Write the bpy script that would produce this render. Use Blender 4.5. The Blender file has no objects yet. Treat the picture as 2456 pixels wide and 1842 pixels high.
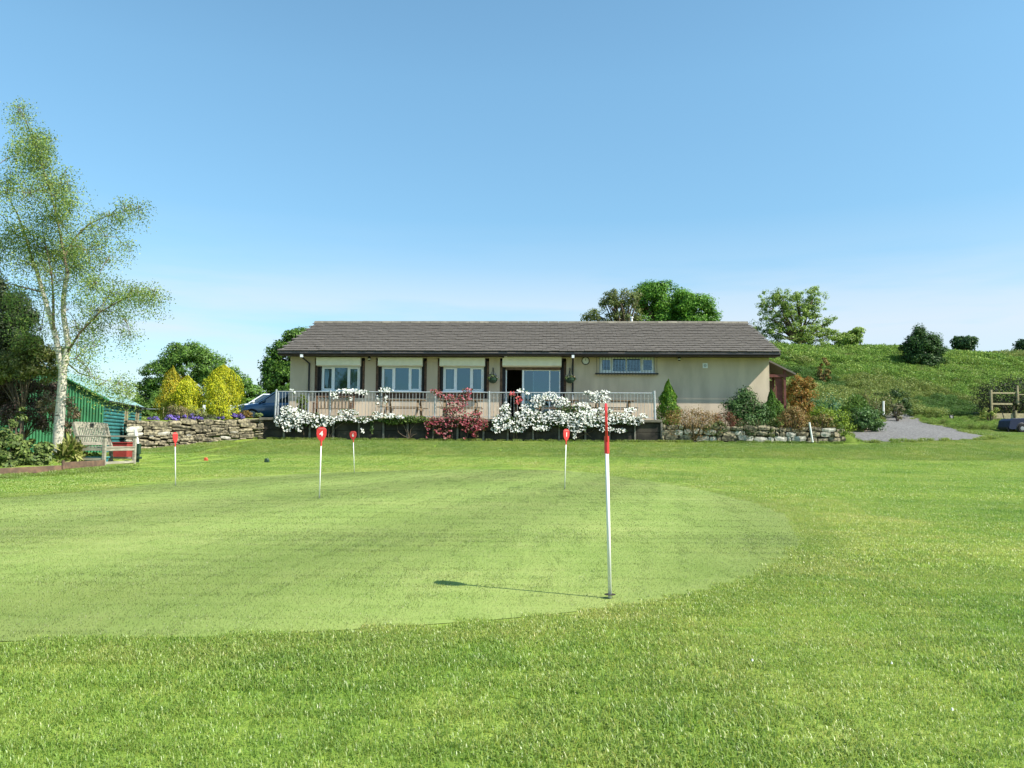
import bpy, math, random
import numpy as np
from mathutils import Matrix, Vector, noise as mnoise

random.seed(7); RNG = np.random.default_rng(11)
scene = bpy.context.scene
COL = scene.collection
PI = math.pi

# ------------------------------------------------------------------ camera
F = 1900.0; CX, CY = 1228.0, 921.0
PITCH = math.atan((1057 - 921) / F); ROLL = math.radians(0.42)
CAMZ = 0.73
cam_d = bpy.data.cameras.new('camera'); cam = bpy.data.objects.new('camera', cam_d); COL.objects.link(cam)
cam_d.sensor_width = 36; cam_d.lens = 36 * F / 2456; cam_d.clip_start = 0.05; cam_d.clip_end = 3000
R_cam = (Matrix.Rotation(PI / 2 + PITCH, 3, 'X') @ Matrix.Rotation(ROLL, 3, 'Z'))
cam.matrix_world = Matrix.Translation((0, 0, CAMZ)) @ R_cam.to_4x4()
scene.camera = cam

# ------------------------------------------------------------------ sky, sun, exposure
SUN_DIR = Vector((0.83, -0.39, 0.90)).normalized()
SUN_EL = math.asin(SUN_DIR.z); SUN_AZ = math.atan2(SUN_DIR.x, SUN_DIR.y)
world = bpy.data.worlds.new('World'); scene.world = world; world.use_nodes = True
wn = world.node_tree; wn.nodes.clear()
def N(t, ty, **kw):
    n = t.nodes.new(ty)
    for k, v in kw.items():
        if k.startswith('i_'):
            n.inputs[k[2:]].default_value = v
        else:
            setattr(n, k, v)
    return n
sky = N(wn, 'ShaderNodeTexSky', sky_type='NISHITA'); sky.sun_disc = False
sky.sun_elevation = SUN_EL; sky.sun_rotation = SUN_AZ
sky.air_density = 1.0; sky.dust_density = 0.35; sky.ozone_density = 1.6; sky.altitude = 0
tc = N(wn, 'ShaderNodeTexCoord'); mp = N(wn, 'ShaderNodeMapping'); mp.inputs['Scale'].default_value = (1.0, 1.0, 9.0)
cn = N(wn, 'ShaderNodeTexNoise'); cn.inputs['Scale'].default_value = 1.7; cn.inputs['Detail'].default_value = 6; cn.inputs['Roughness'].default_value = .55
wn.links.new(tc.outputs['Generated'], mp.inputs[0]); wn.links.new(mp.outputs[0], cn.inputs['Vector'])
sep = N(wn, 'ShaderNodeSeparateXYZ'); wn.links.new(tc.outputs['Generated'], sep.inputs[0])
band = N(wn, 'ShaderNodeValToRGB'); cr = band.color_ramp
cr.elements[0].position = 0.0; cr.elements[0].color = (.55, .55, .55, 1)
cr.elements[1].position = 0.27; cr.elements[1].color = (0, 0, 0, 1)
for p_, v_ in ((.08, .58), (.135, .78), (.175, .5), (.215, .16)):
    e = cr.elements.new(p_); e.color = (v_, v_, v_, 1)
wn.links.new(sep.outputs['Z'], band.inputs[0])
cramp = N(wn, 'ShaderNodeValToRGB'); cramp.color_ramp.elements[0].position = .30; cramp.color_ramp.elements[1].position = .55
bx_ = N(wn, 'ShaderNodeMath', operation='MULTIPLY_ADD'); bx_.inputs[1].default_value = .16; wn.links.new(sep.outputs['X'], bx_.inputs[0])
wn.links.new(cn.outputs[0], bx_.inputs[2]); wn.links.new(bx_.outputs[0], cramp.inputs[0])
mul = N(wn, 'ShaderNodeMath', operation='MULTIPLY'); wn.links.new(band.outputs[0], mul.inputs[0]); wn.links.new(cramp.outputs[0], mul.inputs[1])
mixc = N(wn, 'ShaderNodeMixRGB'); mixc.inputs['Color2'].default_value = (3.8, 4.15, 4.6, 1)
tint = N(wn, 'ShaderNodeMixRGB', blend_type='MULTIPLY'); tint.inputs[0].default_value = 1; tint.inputs['Color2'].default_value = (.86, 1.13, 1.06, 1)
wn.links.new(sky.outputs[0], tint.inputs['Color1'])
low = N(wn, 'ShaderNodeValToRGB'); low.color_ramp.elements[0].color = (.66, .62, .70, 1); low.color_ramp.elements[1].color = (1, 1, 1, 1); low.color_ramp.elements[1].position = .42
tint2 = N(wn, 'ShaderNodeMixRGB', blend_type='MULTIPLY'); tint2.inputs[0].default_value = 1; wn.links.new(sep.outputs['Z'], low.inputs[0]); wn.links.new(tint.outputs[0], tint2.inputs['Color1']); wn.links.new(low.outputs[0], tint2.inputs['Color2'])
wn.links.new(mul.outputs[0], mixc.inputs[0]); wn.links.new(tint2.outputs[0], mixc.inputs['Color1'])
bg = N(wn, 'ShaderNodeBackground'); bg.inputs['Strength'].default_value = 0.1
wo = N(wn, 'ShaderNodeOutputWorld'); wn.links.new(mixc.outputs[0], bg.inputs[0]); wn.links.new(bg.outputs[0], wo.inputs[0])
sun_d = bpy.data.lights.new('sun', 'SUN'); sun_d.energy = 4.2; sun_d.angle = math.radians(.5); sun_d.color = (1, .94, .84)
sun = bpy.data.objects.new('sun', sun_d); COL.objects.link(sun)
sun.rotation_euler = SUN_DIR.to_track_quat('Z', 'Y').to_euler()
vs = scene.view_settings; vs.view_transform = 'Standard'; vs.look = 'None'; vs.exposure = 1.1; vs.gamma = 1; vs.use_curve_mapping = False
scene.cycles.max_bounces = 8; scene.cycles.transparent_max_bounces = 16

# ------------------------------------------------------------------ pixel rays (photo pixels 2456 x 1842)
def ray(px, py):
    return (R_cam @ Vector(((px - CX) / F, (CY - py) / F, -1.0)))
def at(px, py, Y):
    d = ray(px, py); return Vector((0, 0, CAMZ)) + d * (Y / d.y)
def onz(px, py, z=0.0):
    d = ray(px, py); return Vector((0, 0, CAMZ)) + d * ((z - CAMZ) / d.z)
def sst(a, b, x):
    t = min(1.0, max(0.0, (x - a) / (b - a))); return t * t * (3 - 2 * t)

# ------------------------------------------------------------------ mesh builder
WL = {}
def wloc(o):
    v = Vector((0, 0, 0))
    while o is not None:
        v += o.location; o = o.parent
    return v
class MB:
    def __init__(s, M=None):
        s.v = []; s.f = []; s.M = M; s.mi = []; s.cur = 0
    def add(s, vs, fs):
        o = len(s.v)
        for p in vs:
            p = Vector(p)
            if s.M is not None: p = s.M @ p
            s.v.append(p)
        for f in fs:
            s.f.append(tuple(i + o for i in f)); s.mi.append(s.cur)
        return s
    def box(s, x0, x1, y0, y1, z0, z1):
        return s.add([(x0, y0, z0), (x1, y0, z0), (x1, y1, z0), (x0, y1, z0), (x0, y0, z1), (x1, y0, z1), (x1, y1, z1), (x0, y1, z1)],
                     [(3, 2, 1, 0), (4, 5, 6, 7), (0, 1, 5, 4), (1, 2, 6, 5), (2, 3, 7, 6), (3, 0, 4, 7)])
    def beam(s, p, q, w, h, up=(0, 0, 1)):
        p = Vector(p); q = Vector(q); d = (q - p).normalized(); u = Vector(up)
        if abs(d.dot(u)) > .98: u = Vector((0, 1, 0))
        a = d.cross(u).normalized() * w / 2; b = a.cross(d).normalized() * h / 2
        vs = [p - a - b, p + a - b, p + a + b, p - a + b, q - a - b, q + a - b, q + a + b, q - a + b]
        return s.add(vs, [(0, 1, 2, 3), (7, 6, 5, 4), (0, 4, 5, 1), (1, 5, 6, 2), (2, 6, 7, 3), (3, 7, 4, 0)])
    def tube(s, pts, rad, n=6, cap=True):
        pts = [Vector(p) for p in pts]
        if not hasattr(rad, '__len__'): rad = [rad] * len(pts)
        vs = []; fs = []; ref = Vector((.31, .52, .79)).normalized()
        for i, p in enumerate(pts):
            d = (pts[min(i + 1, len(pts) - 1)] - pts[max(i - 1, 0)]).normalized()
            if abs(d.dot(ref)) > .97: ref = Vector((.9, -.2, .3)).normalized()
            a = d.cross(ref).normalized(); b = d.cross(a)
            for k in range(n):
                t = 2 * PI * k / n; vs.append(p + (a * math.cos(t) + b * math.sin(t)) * rad[i])
        for i in range(len(pts) - 1):
            for k in range(n):
                k2 = (k + 1) % n; fs.append((i * n + k, i * n + k2, (i + 1) * n + k2, (i + 1) * n + k))
        if cap:
            fs.append(tuple(range(n))[::-1]); fs.append(tuple((len(pts) - 1) * n + k for k in range(n)))
        return s.add(vs, fs)
    def lathe(s, c, prof, n=16, axis='z'):
        c = Vector(c); vs = []; fs = []
        for (r, h) in prof:
            for k in range(n):
                t = 2 * PI * k / n; x, y = r * math.cos(t), r * math.sin(t)
                vs.append(c + (Vector((x, y, h)) if axis == 'z' else Vector((x, h, y)) if axis == 'y' else Vector((h, x, y))))
        m = len(prof)
        for i in range(m - 1):
            for k in range(n):
                k2 = (k + 1) % n; fs.append((i * n + k, i * n + k2, (i + 1) * n + k2, (i + 1) * n + k))
        fs.append(tuple(range(n))[::-1]); fs.append(tuple((m - 1) * n + k for k in range(n)))
        return s.add(vs, fs)
    def prism(s, poly, y0, y1):      # poly in x,z extruded along y
        n = len(poly)
        vs = [(x, y0, z) for x, z in poly] + [(x, y1, z) for x, z in poly]
        fs = [tuple(range(n)), tuple(range(2 * n - 1, n - 1, -1))] + [(i, i + n, (i + 1) % n + n, (i + 1) % n) for i in range(n)]
        return s.add(vs, fs)
    def build(s, name, mats, parent=None, smooth=False, bevel=0, local=False):
        off = wloc(parent) if (parent is not None and not local) else Vector((0, 0, 0))
        me = bpy.data.meshes.new(name); me.from_pydata([tuple(p - off) for p in s.v], [], s.f); me.validate()
        if not isinstance(mats, (list, tuple)): mats = [mats]
        for m in mats: me.materials.append(m)
        if len(mats) > 1 and len(me.polygons) == len(s.mi): me.polygons.foreach_set('material_index', s.mi)
        import bmesh
        b = bmesh.new(); b.from_mesh(me); bmesh.ops.recalc_face_normals(b, faces=b.faces)
        if bevel:
            bmesh.ops.bevel(b, geom=b.edges[:], offset=bevel, segments=1, affect='EDGES', clamp_overlap=True)
        b.to_mesh(me); b.free()
        if smooth: me.polygons.foreach_set('use_smooth', [True] * len(me.polygons))
        o = bpy.data.objects.new(name, me); COL.objects.link(o); o.parent = parent
        return o
def nmesh(name, verts, faces, mat, parent=None, tintc=None, off=None, link=True):
    """numpy mesh: verts Nx3, faces MxK"""
    if parent is not None: verts = verts - np.array(wloc(parent))
    me = bpy.data.meshes.new(name); nv = len(verts); nf, k = faces.shape
    me.vertices.add(nv); me.vertices.foreach_set('co', np.ascontiguousarray(verts, dtype=np.float32).ravel())
    me.loops.add(nf * k); me.loops.foreach_set('vertex_index', np.ascontiguousarray(faces, dtype=np.int32).ravel())
    me.polygons.add(nf); me.polygons.foreach_set('loop_start', np.arange(nf, dtype=np.int32) * k)
    me.update(calc_edges=True)
    if tintc is not None:
        ca = me.color_attributes.new('tint', 'FLOAT_COLOR', 'POINT')
        c4 = np.ones((nv, 4), dtype=np.float32); c4[:, :3] = tintc; ca.data.foreach_set('color', c4.ravel())
    me.materials.append(mat)
    o = bpy.data.objects.new(name, me)
    if link: COL.objects.link(o)
    o.parent = parent
    return o
def tag(o, label=None, cat=None, group=None, kind=None):
    if label: o['label'] = label
    if cat: o['category'] = cat
    if group: o['group'] = group
    if kind: o['kind'] = kind
    return o
def thing(name, label, cat, loc=(0, 0, 0), rz=0, group=None):
    o = bpy.data.objects.new(name, None); o.empty_display_size = .3; COL.objects.link(o)
    o.location = loc; o.rotation_euler = (0, 0, rz)
    return tag(o, label, cat, group)
def copy_tree(o, parent=None):
    c = o.copy(); COL.objects.link(c); c.parent = parent
    for ch in [x for x in o.children]: copy_tree(ch, c)
    return c

# ------------------------------------------------------------------ materials
def mat(name, color, rough=.8, var=.15, scale=6, color2=None, bump=0, bscale=30, metal=0, spec=.3, objvar=0, detail=5, coat=0, stretch=None, c2at=(.42, .62)):
    m = bpy.data.materials.new(name); m.use_nodes = True; t = m.node_tree; b = t.nodes['Principled BSDF']
    b.inputs['Roughness'].default_value = rough; b.inputs['Metallic'].default_value = metal; b.inputs['Specular IOR Level'].default_value = spec
    if coat: b.inputs['Coat Weight'].default_value = coat
    g = N(t, 'ShaderNodeNewGeometry'); mpn = N(t, 'ShaderNodeMapping')
    if stretch: mpn.inputs['Scale'].default_value = stretch
    t.links.new(g.outputs['Position'], mpn.inputs[0])
    nz = N(t, 'ShaderNodeTexNoise'); nz.inputs['Scale'].default_value = scale; nz.inputs['Detail'].default_value = detail
    t.links.new(mpn.outputs[0], nz.inputs['Vector'])
    c = Vector(color[:3])
    c2 = Vector(color2[:3]) if color2 else c * (1 - var)
    ra = N(t, 'ShaderNodeValToRGB'); e = ra.color_ramp.elements
    e[0].position, e[1].position = c2at
    e[0].color = (*c2, 1); e[1].color = (*(c if color2 else c * (1 + var * .6)), 1)
    t.links.new(nz.outputs[0], ra.inputs[0]); out = ra.outputs[0]
    if objvar:
        oi = N(t, 'ShaderNodeObjectInfo'); mr = N(t, 'ShaderNodeMapRange'); mr.inputs['To Min'].default_value = 1 - objvar; mr.inputs['To Max'].default_value = 1 + objvar
        t.links.new(oi.outputs['Random'], mr.inputs['Value'])
        mx = N(t, 'ShaderNodeMixRGB', blend_type='MULTIPLY'); mx.inputs[0].default_value = 1
        t.links.new(out, mx.inputs[1]); t.links.new(mr.outputs[0], mx.inputs[2]); out = mx.outputs[0]
    t.links.new(out, b.inputs['Base Color'])
    if bump:
        nb = N(t, 'ShaderNodeTexNoise'); nb.inputs['Scale'].default_value = bscale; nb.inputs['Detail'].default_value = 4
        t.links.new(mpn.outputs[0], nb.inputs['Vector'])
        bp = N(t, 'ShaderNodeBump'); bp.inputs['Strength'].default_value = bump; bp.inputs['Distance'].default_value = .01
        t.links.new(nb.outputs[0], bp.inputs['Height']); t.links.new(bp.outputs[0], b.inputs['Normal'])
    return m
def leaf_mat(name, trans=.35, gloss=.06, rough=.5, objvar=0):
    m = bpy.data.materials.new(name); m.use_nodes = True; t = m.node_tree; t.nodes.clear()
    a = N(t, 'ShaderNodeAttribute'); a.attribute_name = 'tint'
    g = N(t, 'ShaderNodeNewGeometry'); nz = N(t, 'ShaderNodeTexNoise'); nz.inputs['Scale'].default_value = 1.6; nz.inputs['Detail'].default_value = 3
    t.links.new(g.outputs['Position'], nz.inputs['Vector'])
    mr = N(t, 'ShaderNodeMapRange'); mr.inputs['From Min'].default_value = .3; mr.inputs['From Max'].default_value = .7
    mr.inputs['To Min'].default_value = .78; mr.inputs['To Max'].default_value = 1.22; t.links.new(nz.outputs[0], mr.inputs['Value'])
    mx = N(t, 'ShaderNodeMixRGB', blend_type='MULTIPLY'); mx.inputs[0].default_value = 1
    t.links.new(a.outputs['Color'], mx.inputs[1]); t.links.new(mr.outputs[0], mx.inputs[2])
    d = N(t, 'ShaderNodeBsdfDiffuse'); tr = N(t, 'ShaderNodeBsdfTranslucent'); gl = N(t, 'ShaderNodeBsdfGlossy'); gl.inputs['Roughness'].default_value = rough
    gl.inputs['Color'].default_value = (.9, .95, .9, 1)
    t.links.new(mx.outputs[0], d.inputs[0]); t.links.new(mx.outputs[0], tr.inputs[0])
    m1 = N(t, 'ShaderNodeMixShader'); m1.inputs[0].default_value = trans; t.links.new(d.outputs[0], m1.inputs[1]); t.links.new(tr.outputs[0], m1.inputs[2])
    m2 = N(t, 'ShaderNodeMixShader'); m2.inputs[0].default_value = gloss; t.links.new(m1.outputs[0], m2.inputs[1]); t.links.new(gl.outputs[0], m2.inputs[2])
    o = N(t, 'ShaderNodeOutputMaterial'); t.links.new(m2.outputs[0], o.inputs[0])
    return m
LEAF = leaf_mat('leaf', gloss=.018); PETAL = leaf_mat('petal', trans=.3, gloss=.02)
NEEDLE = leaf_mat('needle', trans=.22, gloss=.015)

# ---- grass: one colour recipe (world position) shared by the sheets and by the blades
GRASS_ZONES = {
 # light, mid, dark, (albedos)
 'rough': ((.322, .388, .086), (.244, .345, .058), (.168, .280, .040)),
 'green': ((.252, .302, .092), (.208, .274, .072), (.174, .246, .056)),
 'bank':  ((.255, .320, .050), (.190, .285, .038), (.140, .240, .030)),
 'field': ((.15, .20, .035), (.11, .165, .026), (.075, .13, .018)),
}
def grass_mat(name, zone, blade=False, near=False):
    m = bpy.data.materials.new(name); m.use_nodes = True; t = m.node_tree; t.nodes.clear()
    L, Mi, D = GRASS_ZONES[zone]
    g = N(t, 'ShaderNodeNewGeometry')
    n1 = N(t, 'ShaderNodeTexNoise'); n1.inputs['Scale'].default_value = .42; n1.inputs['Detail'].default_value = 3
    n2 = N(t, 'ShaderNodeTexNoise'); n2.inputs['Scale'].default_value = 3.1; n2.inputs['Detail'].default_value = 5; n2.inputs['Roughness'].default_value = .65
    for n in (n1, n2): t.links.new(g.outputs['Position'], n.inputs['Vector'])
    ad = N(t, 'ShaderNodeMath', operation='MULTIPLY_ADD'); ad.inputs[1].default_value = .55; t.links.new(n1.outputs[0], ad.inputs[0])
    ml = N(t, 'ShaderNodeMath', operation='MULTIPLY'); ml.inputs[1].default_value = .45; t.links.new(n2.outputs[0], ml.inputs[0]); t.links.new(ml.outputs[0], ad.inputs[2])
    ra = N(t, 'ShaderNodeValToRGB'); e = ra.color_ramp.elements
    e[0].position = .36; e[0].color = (*D, 1); e[1].position = .64; e[1].color = (*L, 1)
    e2 = ra.color_ramp.elements.new(.5); e2.color = (*Mi, 1)
    t.links.new(ad.outputs[0], ra.inputs[0]); out = ra.outputs[0]
    if zone == 'green':
        wv = N(t, 'ShaderNodeTexWave', wave_type='BANDS', bands_direction='X', wave_profile='SIN'); wv.inputs['Scale'].default_value = .11; wv.inputs['Distortion'].default_value = 1.6; wv.inputs['Detail'].default_value = 2; wv.inputs['Detail Scale'].default_value = .5
        mpw = N(t, 'ShaderNodeMapping'); mpw.inputs['Rotation'].default_value = (0, 0, .32); t.links.new(g.outputs['Position'], mpw.inputs[0]); t.links.new(mpw.outputs[0], wv.inputs['Vector'])
        mrw = N(t, 'ShaderNodeMapRange'); mrw.inputs['To Min'].default_value = .84; mrw.inputs['To Max'].default_value = 1.10; t.links.new(wv.outputs[1], mrw.inputs['Value'])
        mw = N(t, 'ShaderNodeMixRGB', blend_type='MULTIPLY'); mw.inputs[0].default_value = 1; t.links.new(out, mw.inputs[1]); t.links.new(mrw.outputs[0], mw.inputs[2]); out = mw.outputs[0]
    # yellow straw patches
    n3 = N(t, 'ShaderNodeTexNoise'); n3.inputs['Scale'].default_value = 1.1; n3.inputs['Detail'].default_value = 6
    mp3 = N(t, 'ShaderNodeMapping'); mp3.inputs['Location'].default_value = (7, 3, 1); t.links.new(g.outputs['Position'], mp3.inputs[0]); t.links.new(mp3.outputs[0], n3.inputs['Vector'])
    r3 = N(t, 'ShaderNodeMapRange'); r3.inputs['From Min'].default_value = .50; r3.inputs['From Max'].default_value = .72; r3.inputs['To Max'].default_value = .16 if zone == 'green' else .38; t.links.new(n3.outputs[0], r3.inputs['Value'])
    my = N(t, 'ShaderNodeMixRGB'); my.inputs[2].default_value = (.36, .38, .11, 1) if zone != 'green' else (.25, .27, .075, 1); t.links.new(r3.outputs[0], my.inputs[0]); t.links.new(out, my.inputs[1]); out = my.outputs[0]
    if blade:
        a = N(t, 'ShaderNodeAttribute'); a.attribute_name = 'tint'
        mx = N(t, 'ShaderNodeMixRGB', blend_type='MULTIPLY'); mx.inputs[0].default_value = 1
        t.links.new(out, mx.inputs[1]); t.links.new(a.outputs['Color'], mx.inputs[2]); out = mx.outputs[0]
        if zone == 'rough':
            az = N(t, 'ShaderNodeAttribute', attribute_type='INSTANCER'); az.attribute_name = 'zone'
            zr_ = N(t, 'ShaderNodeMixRGB'); zr_.inputs[1].default_value = (.95, 1.0, .92, 1); zr_.inputs[2].default_value = (1.14, 1.08, 1.16, 1); t.links.new(az.outputs['Fac'], zr_.inputs[0])
            mz = N(t, 'ShaderNodeMixRGB', blend_type='MULTIPLY'); mz.inputs[0].default_value = 1; t.links.new(out, mz.inputs[1]); t.links.new(zr_.outputs[0], mz.inputs[2]); out = mz.outputs[0]
        d = N(t, 'ShaderNodeBsdfDiffuse'); tr = N(t, 'ShaderNodeBsdfTranslucent'); gl = N(t, 'ShaderNodeBsdfGlossy'); gl.inputs['Roughness'].default_value = .45
        t.links.new(out, d.inputs[0]); t.links.new(out, tr.inputs[0])
        m1 = N(t, 'ShaderNodeMixShader'); m1.inputs[0].default_value = .5; t.links.new(d.outputs[0], m1.inputs[1]); t.links.new(tr.outputs[0], m1.inputs[2])
        m2 = N(t, 'ShaderNodeMixShader'); m2.inputs[0].default_value = .05; t.links.new(m1.outputs[0], m2.inputs[1]); t.links.new(gl.outputs[0], m2.inputs[2])
        sh = m2.outputs[0]
    else:
        n4 = N(t, 'ShaderNodeTexNoise'); n4.inputs['Scale'].default_value = 60 if zone == 'green' else 26; n4.inputs['Detail'].default_value = 6; n4.inputs['Roughness'].default_value = .7
        t.links.new(g.outputs['Position'], n4.inputs['Vector'])
        r4 = N(t, 'ShaderNodeMapRange'); r4.inputs['From Min'].default_value = .3; r4.inputs['From Max'].default_value = .7
        k = .08 if zone == 'green' else .3
        kk = 1 if zone == 'green' else .82
        r4.inputs['To Min'].default_value = (1 - k) * kk; r4.inputs['To Max'].default_value = (1 + k) * kk; t.links.new(n4.outputs[0], r4.inputs['Value'])
        mx = N(t, 'ShaderNodeMixRGB', blend_type='MULTIPLY'); mx.inputs[0].default_value = 1
        t.links.new(out, mx.inputs[1]); t.links.new(r4.outputs[0], mx.inputs[2]); out = mx.outputs[0]
        b = N(t, 'ShaderNodeBsdfPrincipled'); b.inputs['Roughness'].default_value = .95; b.inputs['Specular IOR Level'].default_value = .1
        t.links.new(out, b.inputs['Base Color'])
        bp = N(t, 'ShaderNodeBump'); bp.inputs['Strength'].default_value = .5; bp.inputs['Distance'].default_value = .004 if zone == 'green' else .02
        t.links.new(n4.outputs[0], bp.inputs['Height']); t.links.new(bp.outputs[0], b.inputs['Normal']); sh = b.outputs[0]
    o = N(t, 'ShaderNodeOutputMaterial'); t.links.new(sh, o.inputs[0])
    return m

RENDER_WALL = mat('pebbledash render', (.56, .46, .34), .95, .14, 1.4, stretch=(1.3, 1.3, .35), bump=.5, bscale=90, detail=8)
TILE = mat('concrete roof tile', (.150, .133, .117), .9, .10, 7, bump=.4, bscale=40, detail=9, stretch=(1, 1, 1))
TILE2 = mat('lichen ridge tile', (.17, .155, .12), .9, .2, 5, bump=.4, objvar=.2)
BLACKP = mat('black plastic', (.02, .02, .022), .45, .1)
SOFFIT = mat('dark stained fascia board', (.035, .025, .022), .6, .2, 8)
UPVC = mat('white upvc', (.8, .82, .84), .35, .03, spec=.5)
CREAM = mat('cream metal shutter box', (.84, .81, .68), .45, .04, spec=.4)
BRICKM = mat('dark brown brick', (.13, .075, .05), .9, .35, 9, bump=.4, objvar=.25)
MORTAR = mat('dark mortar', (.12, .10, .08), .95, .2, 12)
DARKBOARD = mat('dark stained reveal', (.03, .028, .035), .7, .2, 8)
def glass_mat():
    m = bpy.data.materials.new('window glass'); m.use_nodes = True; t = m.node_tree; t.nodes.clear()
    tr = N(t, 'ShaderNodeBsdfTransparent'); tr.inputs[0].default_value = (.30, .38, .42, 1)
    gl = N(t, 'ShaderNodeBsdfGlossy'); gl.inputs['Roughness'].default_value = .02; gl.inputs['Color'].default_value = (.50, .80, 1, 1)
    g = N(t, 'ShaderNodeNewGeometry'); nz = N(t, 'ShaderNodeTexNoise'); nz.inputs['Scale'].default_value = 1.1; t.links.new(g.outputs['Position'], nz.inputs['Vector'])
    bp = N(t, 'ShaderNodeBump'); bp.inputs['Strength'].default_value = .06; bp.inputs['Distance'].default_value = .05; t.links.new(nz.outputs[0], bp.inputs['Height']); t.links.new(bp.outputs[0], gl.inputs['Normal'])
    ms = N(t, 'ShaderNodeMixShader'); ms.inputs[0].default_value = .17
    t.links.new(tr.outputs[0], ms.inputs[1]); t.links.new(gl.outputs[0], ms.inputs[2])
    o = N(t, 'ShaderNodeOutputMaterial'); t.links.new(ms.outputs[0], o.inputs[0]); return m
GLASS = glass_mat()
GALV = mat('galvanised steel', (.42, .44, .45), .5, .12, 8, metal=.35, spec=.5)
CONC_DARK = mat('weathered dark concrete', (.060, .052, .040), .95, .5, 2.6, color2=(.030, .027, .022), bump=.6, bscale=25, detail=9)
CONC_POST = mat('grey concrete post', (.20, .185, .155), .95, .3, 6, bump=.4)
COPING = mat('mossy concrete coping', (.17, .155, .12), .95, .3, 5, bump=.5)
STONE = mat('field stone', (.29, .25, .16), .95, .3, 11, color2=(.09, .08, .055), bump=.7, bscale=28, objvar=.35, detail=9)
STONEP = mat('pale quartz stone', (.55, .52, .44), .9, .2, 9, color2=(.32, .30, .24), bump=.6, objvar=.2)
SOILM = mat('dark gap soil', (.04, .033, .022), 1, .3, 8)
PAVE = mat('terrace paving', (.30, .28, .24), .9, .2, 3, bump=.3)
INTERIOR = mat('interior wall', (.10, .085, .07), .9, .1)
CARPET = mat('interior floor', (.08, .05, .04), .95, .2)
TIMBER = mat('weathered grey timber', (.31, .285, .22), .85, .2, 5, bump=.4, bscale=60, stretch=(1, 1, 6), objvar=.12)
TIMBER_BR = mat('brown stained timber', (.17, .105, .065), .85, .3, 6, color2=(.10, .065, .045), bump=.4)
TIMBER_RED = mat('red brown painted timber', (.13, .045, .035), .6, .2, 6, bump=.2)
TABLEW = mat('brown picnic timber', (.21, .15, .09), .8, .2, 8, bump=.3, objvar=.12)
TRELLISW = mat('yellowed fence timber', (.34, .29, .17), .85, .2, 8, bump=.3, objvar=.1)
GREEN_TIN = mat('green painted corrugated iron', (.04, .20, .085), .5, .15, 3, color2=(.03, .14, .06), spec=.4, detail=8)
TEAL_LOG = mat('teal stained log board', (.035, .165, .16), .65, .25, 6, bump=.3, objvar=.16, spec=.3)
TEAL_ROOF = mat('pale teal sheet roof', (.22, .36, .34), .55, .12, 3)
WHITEP = mat('white paint', (.78, .78, .75), .5, .05, 12, spec=.4)
REDP = mat('red plastic sign', (.62, .035, .035), .38, .08, 30, spec=.5)
REDBOX = mat('dull red painted box', (.26, .035, .03), .6, .15, 6)
GREENP = mat('dark green plastic', (.02, .05, .03), .5, .15, 8)
TEALP = mat('teal plastic trough', (.05, .24, .26), .45, .1, 8)
REDTEE = mat('faded red tee block', (.5, .09, .04), .6, .1)
SOIL = mat('soil', (.05, .035, .022), 1, .3, 20)
BARK = mat('brown bark', (.12, .09, .06), .95, .3, 9, bump=.8, bscale=20)
CAR_BLUE = mat('dark blue car paint', (.02, .085, .19), .28, .05, spec=.6, coat=1)
CAR_WHITE = mat('white car paint', (.7, .72, .75), .3, .03, spec=.6, coat=1)
CAR_GLASS = mat('car glass', (.03, .045, .055), .06, .05, spec=1.0, coat=1)
RUBBER = mat('tyre rubber', (.018, .018, .018), .85, .1)
ALLOY = mat('alloy rim', (.30, .31, .32), .45, .05, metal=.3)
LAMPG = mat('headlamp lens', (.62, .66, .7), .12, .05, spec=.8, coat=1)
BUGGY = mat('dark blue buggy body', (.012, .018, .05), .45, .1, spec=.35)
CLOCKF = mat('clock face', (.68, .69, .66), .5, .03)
CURTAIN = mat('pale curtain', (.38, .37, .34), .9, .1, 5)
GRAVEL = mat('grey slate gravel', (.165, .160, .152), .95, .35, 12, bump=.6, bscale=60, detail=12)
CONCP = mat('pale concrete apron', (.50, .43, .34), .95, .15, 3, bump=.3)
CONCG = mat('grey kerb path', (.24, .23, .21), .95, .2, 4, bump=.3)

def birch_mat():
    m = bpy.data.materials.new('birch bark'); m.use_nodes = True; t = m.node_tree; b = t.nodes['Principled BSDF']; b.inputs['Roughness'].default_value = .8
    g = N(t, 'ShaderNodeNewGeometry'); mpn = N(t, 'ShaderNodeMapping'); mpn.inputs['Scale'].default_value = (2.2, 2.2, 11)
    t.links.new(g.outputs['Position'], mpn.inputs[0])
    nz = N(t, 'ShaderNodeTexNoise'); nz.inputs['Scale'].default_value = 1.6; nz.inputs['Detail'].default_value = 5; nz.inputs['Roughness'].default_value = .7
    t.links.new(mpn.outputs[0], nz.inputs['Vector'])
    r = N(t, 'ShaderNodeValToRGB'); e = r.color_ramp.elements; e[0].position = .37; e[0].color = (.06, .05, .04, 1); e[1].position = .47; e[1].color = (.52, .48, .39, 1)
    t.links.new(nz.outputs[0], r.inputs[0])
    # thin limbs and the upper stem turn brown
    sx = N(t, 'ShaderNodeAttribute'); sx.attribute_name = 'tint'
    mx = N(t, 'ShaderNodeMixRGB'); mx.inputs[2].default_value = (.13, .095, .06, 1); t.links.new(sx.outputs['Fac'], mx.inputs[0]); t.links.new(r.outputs[0], mx.inputs[1])
    t.links.new(mx.outputs[0], b.inputs['Base Color'])
    return m
BIRCH = birch_mat()

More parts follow.
